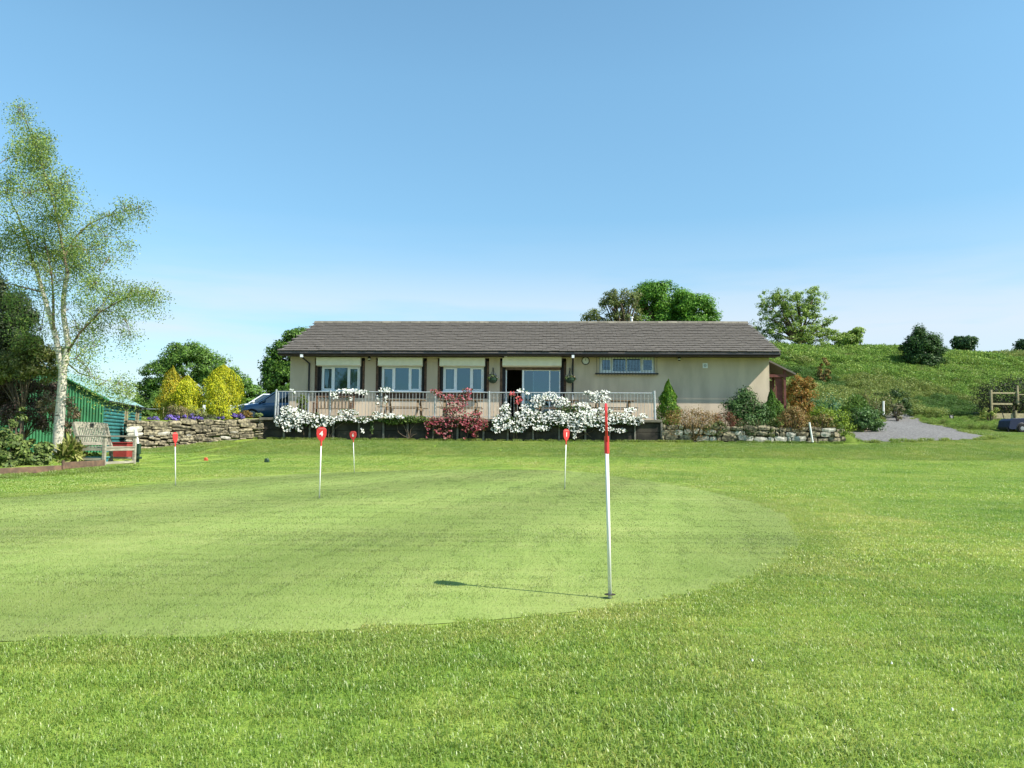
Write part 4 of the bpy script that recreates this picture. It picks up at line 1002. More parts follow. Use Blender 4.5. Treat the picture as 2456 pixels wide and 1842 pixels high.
stone_wall('rockery_wall', 'low rough boulder wall under the heathers to the right of the terrace', [(pr0.x, pr0.y + .02, 0), (7.5, wall_y(7.5), 0), (9.5, wall_y(9.5), 0), (11.7, wall_y(11.7) + .02, 0), (12.1, wall_y(12.1) + .35, 0), (12.3, wall_y(12.3) + 1.5, 0)],
           lambda q: .66, lambda q: 1.37 - .12 * q, hmin=.07, hmax=.30, wmin=.13, wmax=.6, pale=.25, rot=.02, gap=.03, seed=21)
# planting beds of soil behind both walls
for nm, x0, x1, d0, d1 in (('soil_bed', -12.8, -9.5, .3, 1.9), ('soil_bed', pr0.x, 12.1, .3, 3.6)):
    V = []; nx, ny = 24, 8
    for j in range(ny + 1):
        for i in range(nx + 1):
            x = x0 + (x1 - x0) * i / nx; y = wall_y(x) + d0 + (d1 - d0) * j / ny; V.append((x, y, h(x, y) + .03))
    tag(nmesh(nm, np.array(V), np.array([(j * (nx + 1) + i, j * (nx + 1) + i + 1, (j + 1) * (nx + 1) + i + 1, (j + 1) * (nx + 1) + i) for j in range(ny) for i in range(nx)]), SOIL), kind='structure')
# ------------------------------------------------------------------ shrubs along the walls
YG = [(.48, .48, .02), (.36, .40, .02), (.58, .54, .03), (.18, .24, .015)]
shrub('golden_conifer', 'tallest golden conifer, its tip leaning left of the car', 'conifer', 532, 876, 1000, 90, 32.6, YG, 'cone', 3.6, 17000, .065, m=NEEDLE, zb=1.42)
shrub('golden_conifer', 'golden conifer with an orange tip at the left end of the stone wall', 'conifer', 410, 880, 1000, 66, 32.9, [(.40, .33, .02), (.30, .30, .02), (.45, .36, .03), (.16, .2, .015)], 'cone', 2.4, 12000, .065, m=NEEDLE, zb=1.42)
shrub('golden_conifer', 'broad rounded golden conifer between the two pointed ones', 'conifer', 446, 902, 1000, 70, 32.2, YG, 'cone', 3.4, 13000, .065, m=NEEDLE, zb=1.42)
PU = [(.20, .13, .50), (.26, .18, .58), (.15, .10, .40), (.10, .13, .06)]
GG = [(.12, .14, .08), (.16, .17, .09), (.09, .11, .05)]
for (px, top, bot, w, lab) in ((368, 1000, 1014, 40, 'purple aubrieta mat at the left end of the stone wall'), (411, 995, 1011, 50, 'purple aubrieta mat below the leftmost golden conifer'), (463, 993, 1010, 54, 'purple aubrieta mat on the middle of the stone wall'), (528, 999, 1012, 28, 'small purple aubrieta patch left of the yellow ground cover'), (567, 990, 1007, 42, 'brightest purple aubrieta cushion, below the car')):
    d = (wall_y(at(px, bot, 28).x) + .32); d = wall_y(at(px, bot, d).x) + .34
    shrub('aubrieta', lab, 'flowering plant', px, top, bot + 2, w, d, PU, 'round', n=1300, leaf=.05, group='purple flowers along the stone wall', zb=1.30 + .16 * sst(368, 567, px), m=PETAL, stems=False, depth=.6)
def onwall(px, row=1005, off=.7):
    d = 28.0
    for _ in range(4): d = wall_y(at(px, row, d).x) + off
    return d
shrub('heather', 'pinkish olive low shrub at the foot of the golden conifers', 'shrub', 424, 967, 1003, 54, onwall(424, off=1.0), [(.22, .20, .08), (.28, .2, .12), (.14, .15, .05)], 'round', n=2200, leaf=.05)
shrub('heather', 'olive green low shrub between the two tall golden conifers', 'shrub', 473, 972, 1003, 46, onwall(473, off=1.0), [(.22, .25, .07), (.16, .20, .05), (.28, .28, .1)], 'round', n=2000, leaf=.05)
shrub('lavender', 'grey green mat of leaves on the middle of the stone wall', 'shrub', 503, 994, 1010, 44, onwall(503, off=.5), GG, 'round', n=1200, leaf=.05, stems=False)
shrub('golden_heather', 'yellow ground cover under the tallest golden conifer', 'shrub', 543, 990, 1008, 34, onwall(543, off=.4), YG, 'round', n=1000, leaf=.05, stems=False)
shrub('rust_heather', 'rust coloured dome of heather in front of the blue car', 'shrub', 587, 985, 1004, 40, onwall(587, off=.9), [(.22, .13, .03), (.17, .12, .03), (.26, .17, .04)], 'round', n=1500, leaf=.045)
shrub('sedum', 'pale green small plant beside the railing end post', 'plant', 620, 990, 1002, 24, onwall(620, off=.7), [(.20, .28, .08), (.28, .34, .12)], 'round', n=600, leaf=.05)
c = at(489, 990, 30.3); m = MB(); m.box(c.x - .05, c.x + .05, c.y, c.y + .01, c.z + .12, c.z + .3); m.box(c.x - .01, c.x + .01, c.y + .011, c.y + .025, 1.3, c.z + .3); tag(m.build('plant_label', WHITEP), 'small white plant label between the golden conifers', 'plant label')

# right hand bed
RB = 30.3
shrub('thuja', 'bright green cone shaped conifer at the right end of the railing', 'conifer', 1604, 912, 1008, 60, 30.0, [(.07, .17, .015), (.10, .22, .02), (.05, .12, .012), (.16, .24, .02)], 'cone', 1.5, 9500, .07, m=NEEDLE, zb=1.34)
HE = [(.28, .15, .06), (.24, .18, .05), (.33, .21, .08), (.15, .13, .04)]
shrub('heather', 'rust and olive heather beside the green cone conifer', 'shrub', 1662, 980, 1042, 126, 29.0, HE, 'round', n=6500, leaf=.05, depth=.5, lobes=[(-.5, 0, .55, .5, .42), (.1, 0, .58, .5, .42), (.62, 0, .5, .42, .38), (.2, -.1, .25, .4, .25)])
shrub('heather', 'dark red heather between the rust heather and the dark conifer', 'shrub', 1740, 985, 1042, 76, 29.1, [(.20, .06, .045), (.15, .06, .04), (.12, .09, .03)], 'round', n=2200, leaf=.05, depth=.5)
shrub('dark_conifer', 'large dark green spreading conifer near the right corner of the building', 'conifer', 1788, 930, 1034, 118, 29.7, [(.045, .10, .025), (.065, .13, .035), (.03, .07, .018), (.10, .17, .05)], 'round', n=11000, leaf=.075, m=NEEDLE, zb=1.15, depth=.55,
      lobes=[(-.15, 0, .42, .62, .38), (.0, 0, .72, .40, .28), (-.55, -.05, .38, .42, .30), (.5, .05, .35, .5, .32), (.1, -.15, .2, .7, .22)])
shrub('green_conifer', 'smaller green conifer in front of the porch posts', 'conifer', 1851, 936, 1006, 58, 30.4, [(.07, .15, .02), (.10, .19, .025), (.05, .11, .02)], 'cone', 1.5, 6500, .07, m=NEEDLE, zb=1.3)
shrub('heather', 'orange brown heather hanging over the boulder wall', 'shrub', 1905, 978, 1044, 92, 28.9, HE, 'round', n=5500, leaf=.05, depth=.5, zb=.95, lobes=[(0, 0, .55, .8, .42), (-.4, 0, .45, .5, .35), (.3, -.1, .3, .5, .3), (.0, .1, .8, .5, .22)])
shrub('heather', 'olive heather at the right end of the boulder wall', 'shrub', 1970, 992, 1030, 70, 29.0, [(.20, .18, .05), (.26, .17, .06), (.14, .15, .04)], 'round', n=2600, leaf=.05, depth=.5, zb=1.15)
shrub('juniper', 'yellow green spreading juniper beside the drive', 'shrub', 1990, 968, 1026, 104, 30.6, [(.16, .24, .02), (.22, .29, .025), (.10, .17, .02)], 'round', n=7500, leaf=.065, m=NEEDLE, zb=1.05, depth=.7, lobes=[(-.3, 0, .6, .6, .3), (.3, 0, .45, .6, .35), (.6, 0, .25, .4, .25), (0, 0, .3, .8, .3)])
shrub('berberis', 'orange leaved berberis bush beside the porch', 'shrub', 1922, 900, 985, 76, 33.2, [(.33, .15, .03), (.38, .21, .05), (.22, .15, .035), (.16, .17, .03)], 'round', n=9000, leaf=.07, lobes=[(-.2, 0, .6, .7, .38), (.5, 0, .72, .4, .24), (0, 0, .3, .75, .3)])
shrub('grass_mound', 'blue green grassy mound behind the juniper', 'plant', 1962, 940, 990, 130, 34.5, [(.06, .16, .07), (.09, .19, .09), (.05, .12, .04)], 'round', n=5000, leaf=.08)
shrub('pale_shrub', 'pale yellow green shrub at the foot of the porch post', 'shrub', 1897, 966, 995, 34, 31.6, [(.25, .28, .10), (.3, .26, .10)], 'round', n=1200, leaf=.05)
shrub('rhododendron', 'leafy dark green shrub by the white drive marker', 'shrub', 2062, 972, 1012, 116, 34.0, [(.07, .14, .035), (.10, .19, .05), (.05, .10, .03)], 'round', n=4500, leaf=.10, aspect_=None) if False else shrub('rhododendron', 'leafy dark green shrub by the white drive marker', 'shrub', 2070, 974, 1012, 100, 33.6, [(.07, .14, .035), (.10, .19, .05), (.05, .10, .03)], 'round', n=4500, leaf=.10)
shrub('leafy_shrub', 'bright green leafy clump above the juniper', 'shrub', 2052, 944, 988, 70, 36.0, [(.09, .17, .03), (.13, .22, .04)], 'spiky', n=2200, leaf=.16)
shrub('azalea', 'olive low bush on the far side of the drive bend', 'shrub', 2098, 930, 984, 86, 46.5, [(.12, .15, .04), (.2, .17, .06), (.08, .12, .03)], 'round', n=3000, leaf=.09)
shrub('dark_shrub', 'dark bush behind the white drive marker', 'shrub', 2150, 928, 986, 80, 47.5, [(.04, .08, .022), (.06, .11, .03)], 'round', n=2800, leaf=.10)
shrub('pale_shrub', 'small pale leaved bush at the far end of the drive', 'shrub', 2152, 958, 986, 36, 45.5, [(.26, .22, .14), (.18, .2, .08)], 'round', n=900, leaf=.08)

for (px, top, bot, w, lab, cols) in ((1800, 1000, 1046, 84, 'dark leafy growth hanging over the boulder wall below the dark conifer', [(.05, .10, .03), (.08, .12, .04), (.12, .10, .05)]), (1712, 1004, 1050, 56, 'thin green growth trailing down the boulder wall', [(.10, .15, .04), (.14, .16, .05)]), (1852, 1002, 1040, 50, 'olive growth spilling over the boulder wall below the small conifer', [(.16, .17, .05), (.10, .13, .04)]), (2010, 1000, 1040, 40, 'green growth at the last stones of the boulder wall', [(.13, .20, .03), (.10, .15, .03)])):
    shrub('wall_plant', lab, 'plant', px, top, bot, w, 28.85, cols, 'round', n=1500, leaf=.05, stems=False, depth=.35, zb=.92)
# ------------------------------------------------------------------ posts and signs
def post_at(name, label, cat, px, top, bot, wpx, d, m_, lean=0, extra=None):
    b = at(px, bot, d); t_ = at(px + lean, top, d); w = wpx / F * d / 2
    mb = MB(); mb.tube([(b.x, b.y, b.z - .1), tuple(t_)], [w, w], 8); o = mb.build(name, m_); tag(o, label, cat); return o
post_at('white_post', 'white post leaning against the boulder wall', 'post', 1949, 1013, 1054, 4.5, 28.5, WHITEP, lean=-8)
post_at('marker_post', 'short white marker post at the bend of the drive', 'post', 2119, 962, 990, 4.5, 37.0, WHITEP)
post_at('white_post', 'white post standing against the green tin shed', 'post', 170, 1041, 1068, 7, 22.5, WHITEP, lean=-4)
b = at(330, 1064, 20.6); t_ = at(324, 1028, 20.6); zg = h(b.x, b.y)
ms_ = thing('ball_washer', 'dark green stand topped by a white tube behind the bench', 'ball washer', (b.x, b.y, zg))
m = MB(); m.tube([tuple(b), tuple(t_)], .037, 10); m.build('white_tube', WHITEP, ms_)
m = MB(); m.box(b.x - .06, b.x + .07, b.y - .06, b.y + .06, zg + .22, b.z); m.box(b.x - .04, b.x + .05, b.y - .04, b.y + .04, zg - .05, zg + .22); m.box(b.x - .09, b.x + .1, b.y - .07, b.y + .07, zg + .1, zg + .16); m.build('green_box', GREENP, ms_, bevel=.006)
p = onground(2282, 1008, 20); sg = thing('small_sign', 'small black sign with white lines on the grass beside the drive', 'sign', tuple(p), .1)
m = MB(); m.box(-.13, .13, -.012, .012, .1, .32); m.build('board', BLACKP, sg, local=True); m = MB(); m.box(-.02, .02, .013, .04, 0, .3); m.build('stake', TIMBER_BR, sg, local=True)
m = MB(); m.box(-.07, .05, -.016, -.0125, .24, .26); m.box(-.06, .07, -.016, -.0125, .19, .21); m.box(-.05, .06, -.016, -.0125, .14, .16); m.build('lettering', WHITEP, sg, local=True)
p = onground(2340, 1000, 20); sg = thing('grey_sign', 'grey blue board on short legs in front of the timber frame', 'sign', tuple(p), -.1)
m = MB(); m.box(-.22, .2, -.015, .015, .06, .3); m.build('board', mat('grey blue board', (.25, .30, .32), .6, .15, 8), sg, local=True); m = MB(); m.box(.2, .23, -.02, .02, -.05, .31); m.build('stake', WHITEP, sg, local=True)
m = MB(); m.box(-.12, -.02, -.019, -.0155, .2, .215); m.box(-.14, -.05, -.019, -.0155, .14, .155); m.build('lettering', WHITEP, sg, local=True)

# timber frame (compost bay / fence) at the right edge
Fp = onground(2378, 1014, 20); fd = Fp.y
def fp(px, py, dy=0): q = at(px, py, fd + dy); return q
fence = thing('timber_frame', 'open timber post and rail frame at the right edge beside the buggy', 'timber frame', tuple(Fp))
for (px, top, bot, dy) in ((2377, 935, 1016, 0), (2440, 925, 970, .3), (2436, 985, 1003, 0), (2520, 935, 1016, 0)):
    a, b_ = fp(px, top, dy), fp(px, bot, dy); m = MB(); m.box(a.x - .05, a.x + .05, a.y - .05, a.y + .05, b_.z - (.1 if bot > 1000 else 0), a.z); m.build('post', TRELLISW, fence, bevel=.006)
for (x0, x1, y0, y1) in ((2380, 2436, 940.5, 944.5), (2442, 2560, 945, 948), (2380, 2430, 966.5, 971), (2380, 2560, 991, 1005)):
    a, b_ = fp(x0, y0), fp(x1, y1); m = MB(); m.box(a.x + .02, b_.x, fd + .052, fd + .09, b_.z, a.z); m.build('rail', TRELLISW, fence, bevel=.004)
shrub('laurel', 'dark bush standing behind the timber frame', 'shrub', 2430, 902, 1000, 170, fd + 2.2, [(.035, .05, .02), (.06, .06, .03), (.03, .035, .02)], 'round', n=9000, leaf=.10, weights=[3, 2, 3])
shrub('hosta', 'yellow flowering plant at the foot of the timber frame', 'plant', 2374, 975, 998, 42, fd - .5, [(.42, .42, .12), (.3, .36, .08), (.15, .22, .04)], 'round', n=1100, leaf=.08)
# golf buggy cut by the frame edge
bx = onground(2452, 1037, 15); by = bx.y; sc_ = by / F
bg_ = thing('golf_buggy', 'small dark blue golf buggy half outside the right edge', 'golf buggy', (at(2476, 1037, by).x, by + .4, bx.z), 0)
def lp(px, py): q = at(px, py, by); return q.x - bg_.location.x, q.z - bx.z
x0, zt_ = lp(2417, 1003); z_b = lp(2417, 1030)[1]
m = MB(); m.prism([(x0, z_b + .05), (x0 + .08, zt_ - .12), (x0 + .25, zt_ - .01), (x0 + .9, zt_ + .02), (x0 + 1.25, zt_ - .02), (x0 + 1.3, z_b + .15), (x0 + 2.0, z_b + .15), (x0 + 2.05, zt_), (x0 + 2.5, zt_ - .05), (x0 + 2.55, z_b + .1), (x0 + 2.4, z_b), (x0 + .1, z_b)], -.45, .5)
m.build('body', BUGGY, bg_, bevel=.02, local=True)
m = MB(); m.lathe((lp(2449, 1029)[0], -.46, .22), [(.25, 0), (.27, .01), (.27, .03)], 20, 'y'); m.build('wheel_arch', BLACKP, bg_, local=True)
wx, wz = lp(2449, 1029)
for (x, y) in ((wx, -.44), (wx, .44), (wx + 1.55, -.44), (wx + 1.55, .44)):
    m = MB(); m.lathe((x, y - .07, .20), [(.12, 0), (.19, .0), (.205, .03), (.205, .11), (.19, .14), (.12, .14)], 20, 'y'); w_ = m.build('wheel', RUBBER, bg_, local=True)
    m = MB(); m.lathe((x, y - .075, .20), [(.03, -.004), (.10, .0), (.105, .02), (.10, .15)], 20, 'y'); m.build('rim', ALLOY, w_, local=True)
for y in (-.4, .45):
    m = MB(); m.beam((x0 + .35, y, zt_ - .03), (x0 + .05 + .2, y, zt_ + .35), .03, .03); m.build('strut', BLACKP, bg_, local=True)
m = MB(); m.box(x0 + 1.35, x0 + 1.95, -.42, .47, z_b + .15, z_b + .35); m.box(x0 + 1.85, x0 + 1.97, -.42, .47, z_b + .35, z_b + .75); m.build('seat', GREENP, bg_, bevel=.03, local=True)
m = MB(); m.box(x0 - .06, x0 + .02, -.4, .45, z_b + .02, z_b + .12); m.box(x0 - .01, x0 + .05, -.4, -.3, z_b - .12, z_b + .03); m.build('bumper', BLACKP, bg_, local=True)

# ------------------------------------------------------------------ cars behind the golden conifers
def car(label, paint, loc, rz, name='parked_car'):
    t = thing(name, label, 'car', loc, rz)
    st = [(2.12, .50, .60), (2.07, .62, .74), (1.85, .72, .83), (1.15, .86, .87), (.75, .93, .88), (-.2, .95, .88), (-1.2, .97, .87), (-1.85, .97, .82), (-2.12, .90, .74), (-2.17, .6, .68)]
    m = MB(); vs = []; fs = []; n = 10
    for x, zb_, w in st:
        for (yy, zz) in ((-w * .9, .22), (-w, .36), (-w, zb_ - .18), (-w * .93, zb_ - .03), (-w * .55, zb_ + .02), (w * .55, zb_ + .02), (w * .93, zb_ - .03), (w, zb_ - .18), (w, .36), (w * .9, .22)): vs.append((x, yy, zz))
    for i in range(len(st) - 1):
        for k in range(n): fs.append((i * n + k, i * n + (k + 1) % n, (i + 1) * n + (k + 1) % n, (i + 1) * n + k))
    fs += [tuple(range(n)), tuple((len(st) - 1) * n + k for k in range(n))]
    m.add(vs, fs); m.build('body', paint, t, smooth=True, local=True)
    m = MB(); g = [(1.02, .89, .82), (.28, 1.40, .60), (-1.15, 1.41, .60), (-1.88, .99, .76)]
    vs = [(x, s * w, z) for x, z, w in g for s in (-1, 1)]
    m.add(vs, [(0, 2, 3, 1), (2, 4, 5, 3), (4, 6, 7, 5), (0, 6, 4, 2), (1, 3, 5, 7), (0, 1, 7, 6)]); m.build('window_glass', CAR_GLASS, t, local=True)
    m = MB(); m.add([(.33, -.61, 1.40), (.33, .61, 1.40), (-1.2, .61, 1.41), (-1.2, -.61, 1.41), (.25, -.52, 1.455), (.25, .52, 1.455), (-1.1, .52, 1.465), (-1.1, -.52, 1.465)], [(0, 1, 2, 3), (4, 7, 6, 5), (0, 4, 5, 1), (1, 5, 6, 2), (2, 6, 7, 3), (3, 7, 4, 0)]); m.build('roof', paint, t, smooth=True, bevel=.01, local=True)
    m = MB()
    for s in (-1, 1):
        m.beam((1.02, s * .825, .89), (.28, s * .61, 1.41), .06, .05); m.beam((-.35, s * .855, .94), (-.4, s * .615, 1.41), .08, .03, (1, 0, 0)); m.beam((-1.9, s * .765, .99), (-1.18, s * .61, 1.42), .10, .05); m.beam((-1.2, s * .83, .97), (-1.15, s * .61, 1.41), .06, .03, (1, 0, 0))
    m.build('pillar', paint, t, local=True)
    for s in (-1, 1):
        m = MB(); m.add([(2.06, s * .42, .62), (1.98, s * .76, .64), (1.84, s * .835, .70), (1.80, s * .80, .77), (2.0, s * .45, .70), (2.085, s * .42, .58), (2.0, s * .79, .56)], [(0, 1, 2, 3, 4), (0, 5, 6, 1)]); 
        m = MB(); m.lathe((1.93, s * .63, .655), [(.02, -.09), (.11, -.06), (.15, .0), (.11, .06), (.02, .09)], 12, 'x'); m.build('headlight', LAMPG, t, smooth=True, local=True)
        m = MB(); m.box(.72, .86, s * .93 - .06, s * .93 + .06, .93, 1.05); m.build('wing_mirror', paint, t, bevel=.02, local=True)
        for x in (1.32, -1.32):
            m = MB(); m.lathe((x, s * .80 - .1, .31), [(.2, 0), (.29, .0), (.31, .03), (.31, .17), (.29, .2), (.2, .2)], 22, 'y'); w_ = m.build('wheel', RUBBER, t, smooth=False, local=True)
            m = MB(); m.lathe((x, s * .80 - .105, .31), [(.04, 0), (.2, .0), (.21, .02), (.2, .21), (.04, .21)], 16, 'y'); m.build('rim', ALLOY, w_, local=True)
    m = MB(); m.box(2.06, 2.12, -.42, .42, .48, .58); m.build('grille', BLACKP, t, local=True)
    return t
cb = at(668, 1010, 38); car('dark blue car parked behind the left end of the railing', CAR_BLUE, (cb.x, cb.y, h(cb.x, cb.y) + .01), PI + math.radians(24))
cw_ = at(640, 1000, 44.5); car('white car parked behind the dark blue car', CAR_WHITE, (cw_.x, cw_.y, h(cw_.x, cw_.y) + .01), PI + math.radians(20))

# ------------------------------------------------------------------ the left side: shed, bench, planter, edging
n0 = at(252, 964, 24.5); f0_ = at(340, 972, 30.0)
ax = Vector((f0_.x - n0.x, f0_.y - n0.y, 0)).normalized(); lt = Vector((-ax.y, ax.x, 0))   # lt points left
if lt.x > 0: lt = -lt
LS = (Vector((f0_.x, f0_.y, 0)) - Vector((n0.x, n0.y, 0))).length; ze_ = (n0.z + f0_.z) / 2; WS = 3.6
apz = ze_ + .98
def S(l, s, z): return Vector((n0.x, n0.y, 0)) + lt * l + ax * s + Vector((0, 0, z))
zs0 = .2
shed = thing('green_shed', 'green corrugated iron shed with teal log boarded side', 'shed', tuple(S(WS / 2, 0, zs0)))
# corrugated gable
nx_ = 170; V = []; Fc = []
for i in range(nx_ + 1):
    l = WS * i / nx_; zt2 = ze_ + (apz - ze_) * (1 - abs(l - WS / 2) / (WS / 2)) - .03; q = .018 * math.sin(l / .085 * 2 * PI); V += [tuple(S(l, q, zs0)), tuple(S(l, q, zt2))]
for i in range(nx_): Fc.append((2 * i, 2 * i + 2, 2 * i + 3, 2 * i + 1))
nmesh('corrugated_gable', np.array(V), np.array(Fc), GREEN_TIN, shed).data.polygons.foreach_set('use_smooth', [True] * len(Fc))
m = MB(); m.add([S(.04, .04, zs0), S(.04, LS - .04, zs0), S(.04, LS - .04, ze_), S(.04, .04, ze_), S(WS, .04, zs0), S(WS, LS, zs0), S(WS, LS, ze_), S(WS, .04, ze_), S(WS / 2, LS, apz), S(.04, LS, zs0)], [(0, 1, 2, 3), (4, 7, 6, 5), (9, 5, 6, 8, 2)]); m.build('frame_wall', TEAL_LOG, shed)
nb2 = 15; bh = (ze_ - zs0) / nb2
wins = ((at(299, 1000, 27.4), .22), (at(325, 1000, 29.2), .26))
wr = []
for q, wd in wins:
    s = (Vector((q.x, q.y, 0)) - Vector((n0.x, n0.y, 0))).dot(ax); wr.append((s - wd, s + wd))
zw0, zw1 = ze_ - .93, ze_ - .12
for k in range(nb2):
    z0 = zs0 + k * bh; cuts = [(0.0, LS)]
    if z0 + bh > zw0 and z0 < zw1: 
        cuts = [(0, wr[0][0]), (wr[0][1], wr[1][0]), (wr[1][1], LS)]
    for (s0, s1) in cuts:
        m = MB(); vs = []; n = 6
        for s in (s0, s1):
            for j in range(n):
                a = -PI / 2 + PI * j / (n - 1); vs.append(S(-.035 * math.cos(a) * 1.3 + .03, s, z0 + bh / 2 + (bh / 2 - .003) * math.sin(a)))
        m.add(vs, [(j, j + 1, j + 1 + n, j + n) for j in range(n - 1)] + [tuple(range(n)), tuple(range(2 * n - 1, n - 1, -1))]); m.build('log_board', TEAL_LOG, shed)
for (s0, s1) in wr:
    m = MB(); 
    m.add([S(.0, s0 + .04, zw0 + .04), S(.0, s1 - .04, zw0 + .04), S(.0, s1 - .04, zw1 - .04), S(.0, s0 + .04, zw1 - .04)], [(0, 1, 2, 3)])
    fr = MB()
    for (a0, a1, c0, c1) in ((s0, s1, zw0, zw0 + .045), (s0, s1, zw1 - .045, zw1), (s0, s0 + .045, zw0 + .045, zw1 - .045), (s1 - .045, s1, zw0 + .045, zw1 - .045)):
        fr.add([S(l, s, z) for z in (c0, c1) for l, s in ((-.03, a0), (-.03, a1), (.06, a1), (.06, a0))], [(3, 2, 1, 0), (4, 5, 6, 7), (0, 1, 5, 4), (1, 2, 6, 5), (2, 3, 7, 6), (3, 0, 4, 7)])
    w_ = fr.build('window', TRELLISW, shed); m.build('pane', CAR_GLASS, w_)
for sd in (0, 1):       # corrugated roof, two slopes
    V = []; Fc = []; n = 150
    for i in range(n + 1):
        s = -.12 + (LS + .24) * i / n; q = .012 * math.sin(s / .076 * 2 * PI)
        le = -.12 if sd == 0 else WS + .12; zz = ze_ - .12 / (WS / 2) * .98
        V += [tuple(S(le, s, zz + q + .03)), tuple(S(WS / 2, s, apz + q + .03))]
    for i in range(n): Fc.append((2 * i, 2 * i + 2, 2 * i + 3, 2 * i + 1))
    nmesh('roof', np.array(V), np.array(Fc), TEAL_ROOF, shed)
m = MB()
for a, b_ in ((S(-.12, -.06, ze_ - .03), S(WS / 2, -.06, apz - .0)), (S(WS + .12, -.06, ze_ - .03), S(WS / 2, -.06, apz - .0))): m.beam(a, b_, .02, .09)
m.build('bargeboard', GREEN_TIN, shed)
m = MB(); m.tube([S(-.13, -.05, ze_ - .05), S(-.13, LS + .05, ze_ - .05)], .035, 6); m.build('gutter', BLACKP, shed)

# bench
B0 = at(188, 1102, 18.7); bz = h(B0.x, B0.y) + .0
Ld = Vector((.0624, .998, 0)).normalized(); Fd = Vector((.998, -.0624, 0)).normalized()
BM = Matrix(((Ld.x, -Fd.x, 0, B0.x), (Ld.y, -Fd.y, 0, B0.y), (0, 0, 1, .085), (0, 0, 0, 1)))      # x along the bench, y to the back, z up
BL = 1.32; BD = .62
bench = thing('garden_bench', 'weathered grey wooden garden bench with a dark plaque on its back', 'bench', (B0.x, B0.y, .085))
for x in (0, BL):
    m = MB(BM); m.beam((x, -.04, -.12), (x, .0, .45), .07, .06, (1, 0, 0)); m.beam((x, .0, .45), (x, .16, 1.0), .07, .06, (1, 0, 0)); m.build('back_leg', TIMBER, bench)
    m = MB(BM); m.box(x - .035, x + .035, -BD - .035, -BD + .035, -.12, .66); m.build('front_leg', TIMBER, bench, bevel=.005)
    m = MB(BM); m.box(x - .05, x + .05, -BD - .07, .08, .662, .70); m.build('armrest', TIMBER, bench, bevel=.008)
    m = MB(BM); m.box(x - .022, x + .022, -BD + .036, -.03, .34, .40); m.box(x - .022, x + .022, -BD + .036, -.03, .12, .17); m.build('side_rail', TIMBER, bench)
m = MB(BM); m.beam((.036, .145, .95), (BL - .036, .145, .95), .035, .14); m.build('top_rail', TIMBER, bench, bevel=.006)
m = MB(BM); m.beam((.036, .025, .50), (BL - .036, .025, .50), .035, .08); m.build('bottom_rail', TIMBER, bench, bevel=.006)
for k in range(17):
    x = .09 + k * (BL - .18) / 16; m = MB(BM); m.beam((x, .033, .54), (x, .125, .885), .035, .014, (0, 1, 0)); m.build('back_slat', TIMBER, bench)
for k in range(6):
    y = -BD + .005 + k * .105; m = MB(BM); m.box(.036, BL - .036, y - .04, y + .045, .405, .43); m.build('seat_slat', TIMBER, bench, bevel=.004)
m = MB(BM); m.box(.036, BL - .036, -BD - .02, -BD + .02, .33, .404); m.build('front_rail', TIMBER, bench, bevel=.005)
m = MB(BM); m.box(.036, BL - .036, -BD - .015, -BD + .015, .02, .08); m.build('stretcher', TIMBER, bench, bevel=.004)
m = MB(BM); m.box(.60, .72, .10, .118, .91, .99); m.build('plaque', BLACKP, bench)

pc = at(227, 1096, 18.9); pz_ = .06
pl = thing('flower_trough', 'teal plastic trough of green plants under the bench', 'planter', (pc.x, pc.y, pz_))
m = MB(); a = .29; b_ = .13
def ring(z, k): return [(pc.x - a * k, pc.y - b_ * k, z), (pc.x + a * k, pc.y - b_ * k, z), (pc.x + a * k, pc.y + b_ * k, z), (pc.x - a * k, pc.y + b_ * k, z)]
m.add(ring(pz_, .8) + ring(pz_ + .2, .96) + ring(pz_ + .2, 1.04) + ring(pz_ + .225, 1.04) + ring(pz_ + .225, .94) + ring(pz_ + .17, .9), [(0, 1, 2, 3)] + [(r * 4 + k, r * 4 + (k + 1) % 4, r * 4 + 4 + (k + 1) % 4, r * 4 + 4 + k) for r in range(5) for k in range(4)] + [(20, 21, 22, 23)]); m.build('trough', TEALP, pl)
p, nr, cc = blob_points([(pc.x, pc.y, pz_ + .24, .27, .12, .07)], 420, 26, .05); leaves_obj('foliage', p, nr, .05, [(.10, .19, .03), (.15, .24, .05)], pl)
p, nr, cc = blob_points([(pc.x - .2, pc.y - .03, pz_ + .28, .05, .05, .04)], 40, 6, .03); leaves_obj('blossom', p, nr, .035, [(.45, .06, .03), (.5, .15, .05)], pl, PETAL, .9)
rb = at(294, 1063, 21.2); rz0 = h(rb.x, rb.y) 
bxm = MB(); zz = rb.z; bxm.box(rb.x - .22, rb.x + .22, rb.y - .2, rb.y + .22, rz0 - .05, zz); ro = bxm.build('red_box', REDBOX, bevel=.008); tag(ro, 'dull red painted box behind the bench', 'box')
m = MB(); m.box(rb.x - .24, rb.x + .24, rb.y - .22, rb.y + .24, zz + .002, zz + .03); m.build('lid', REDBOX, ro, bevel=.005)
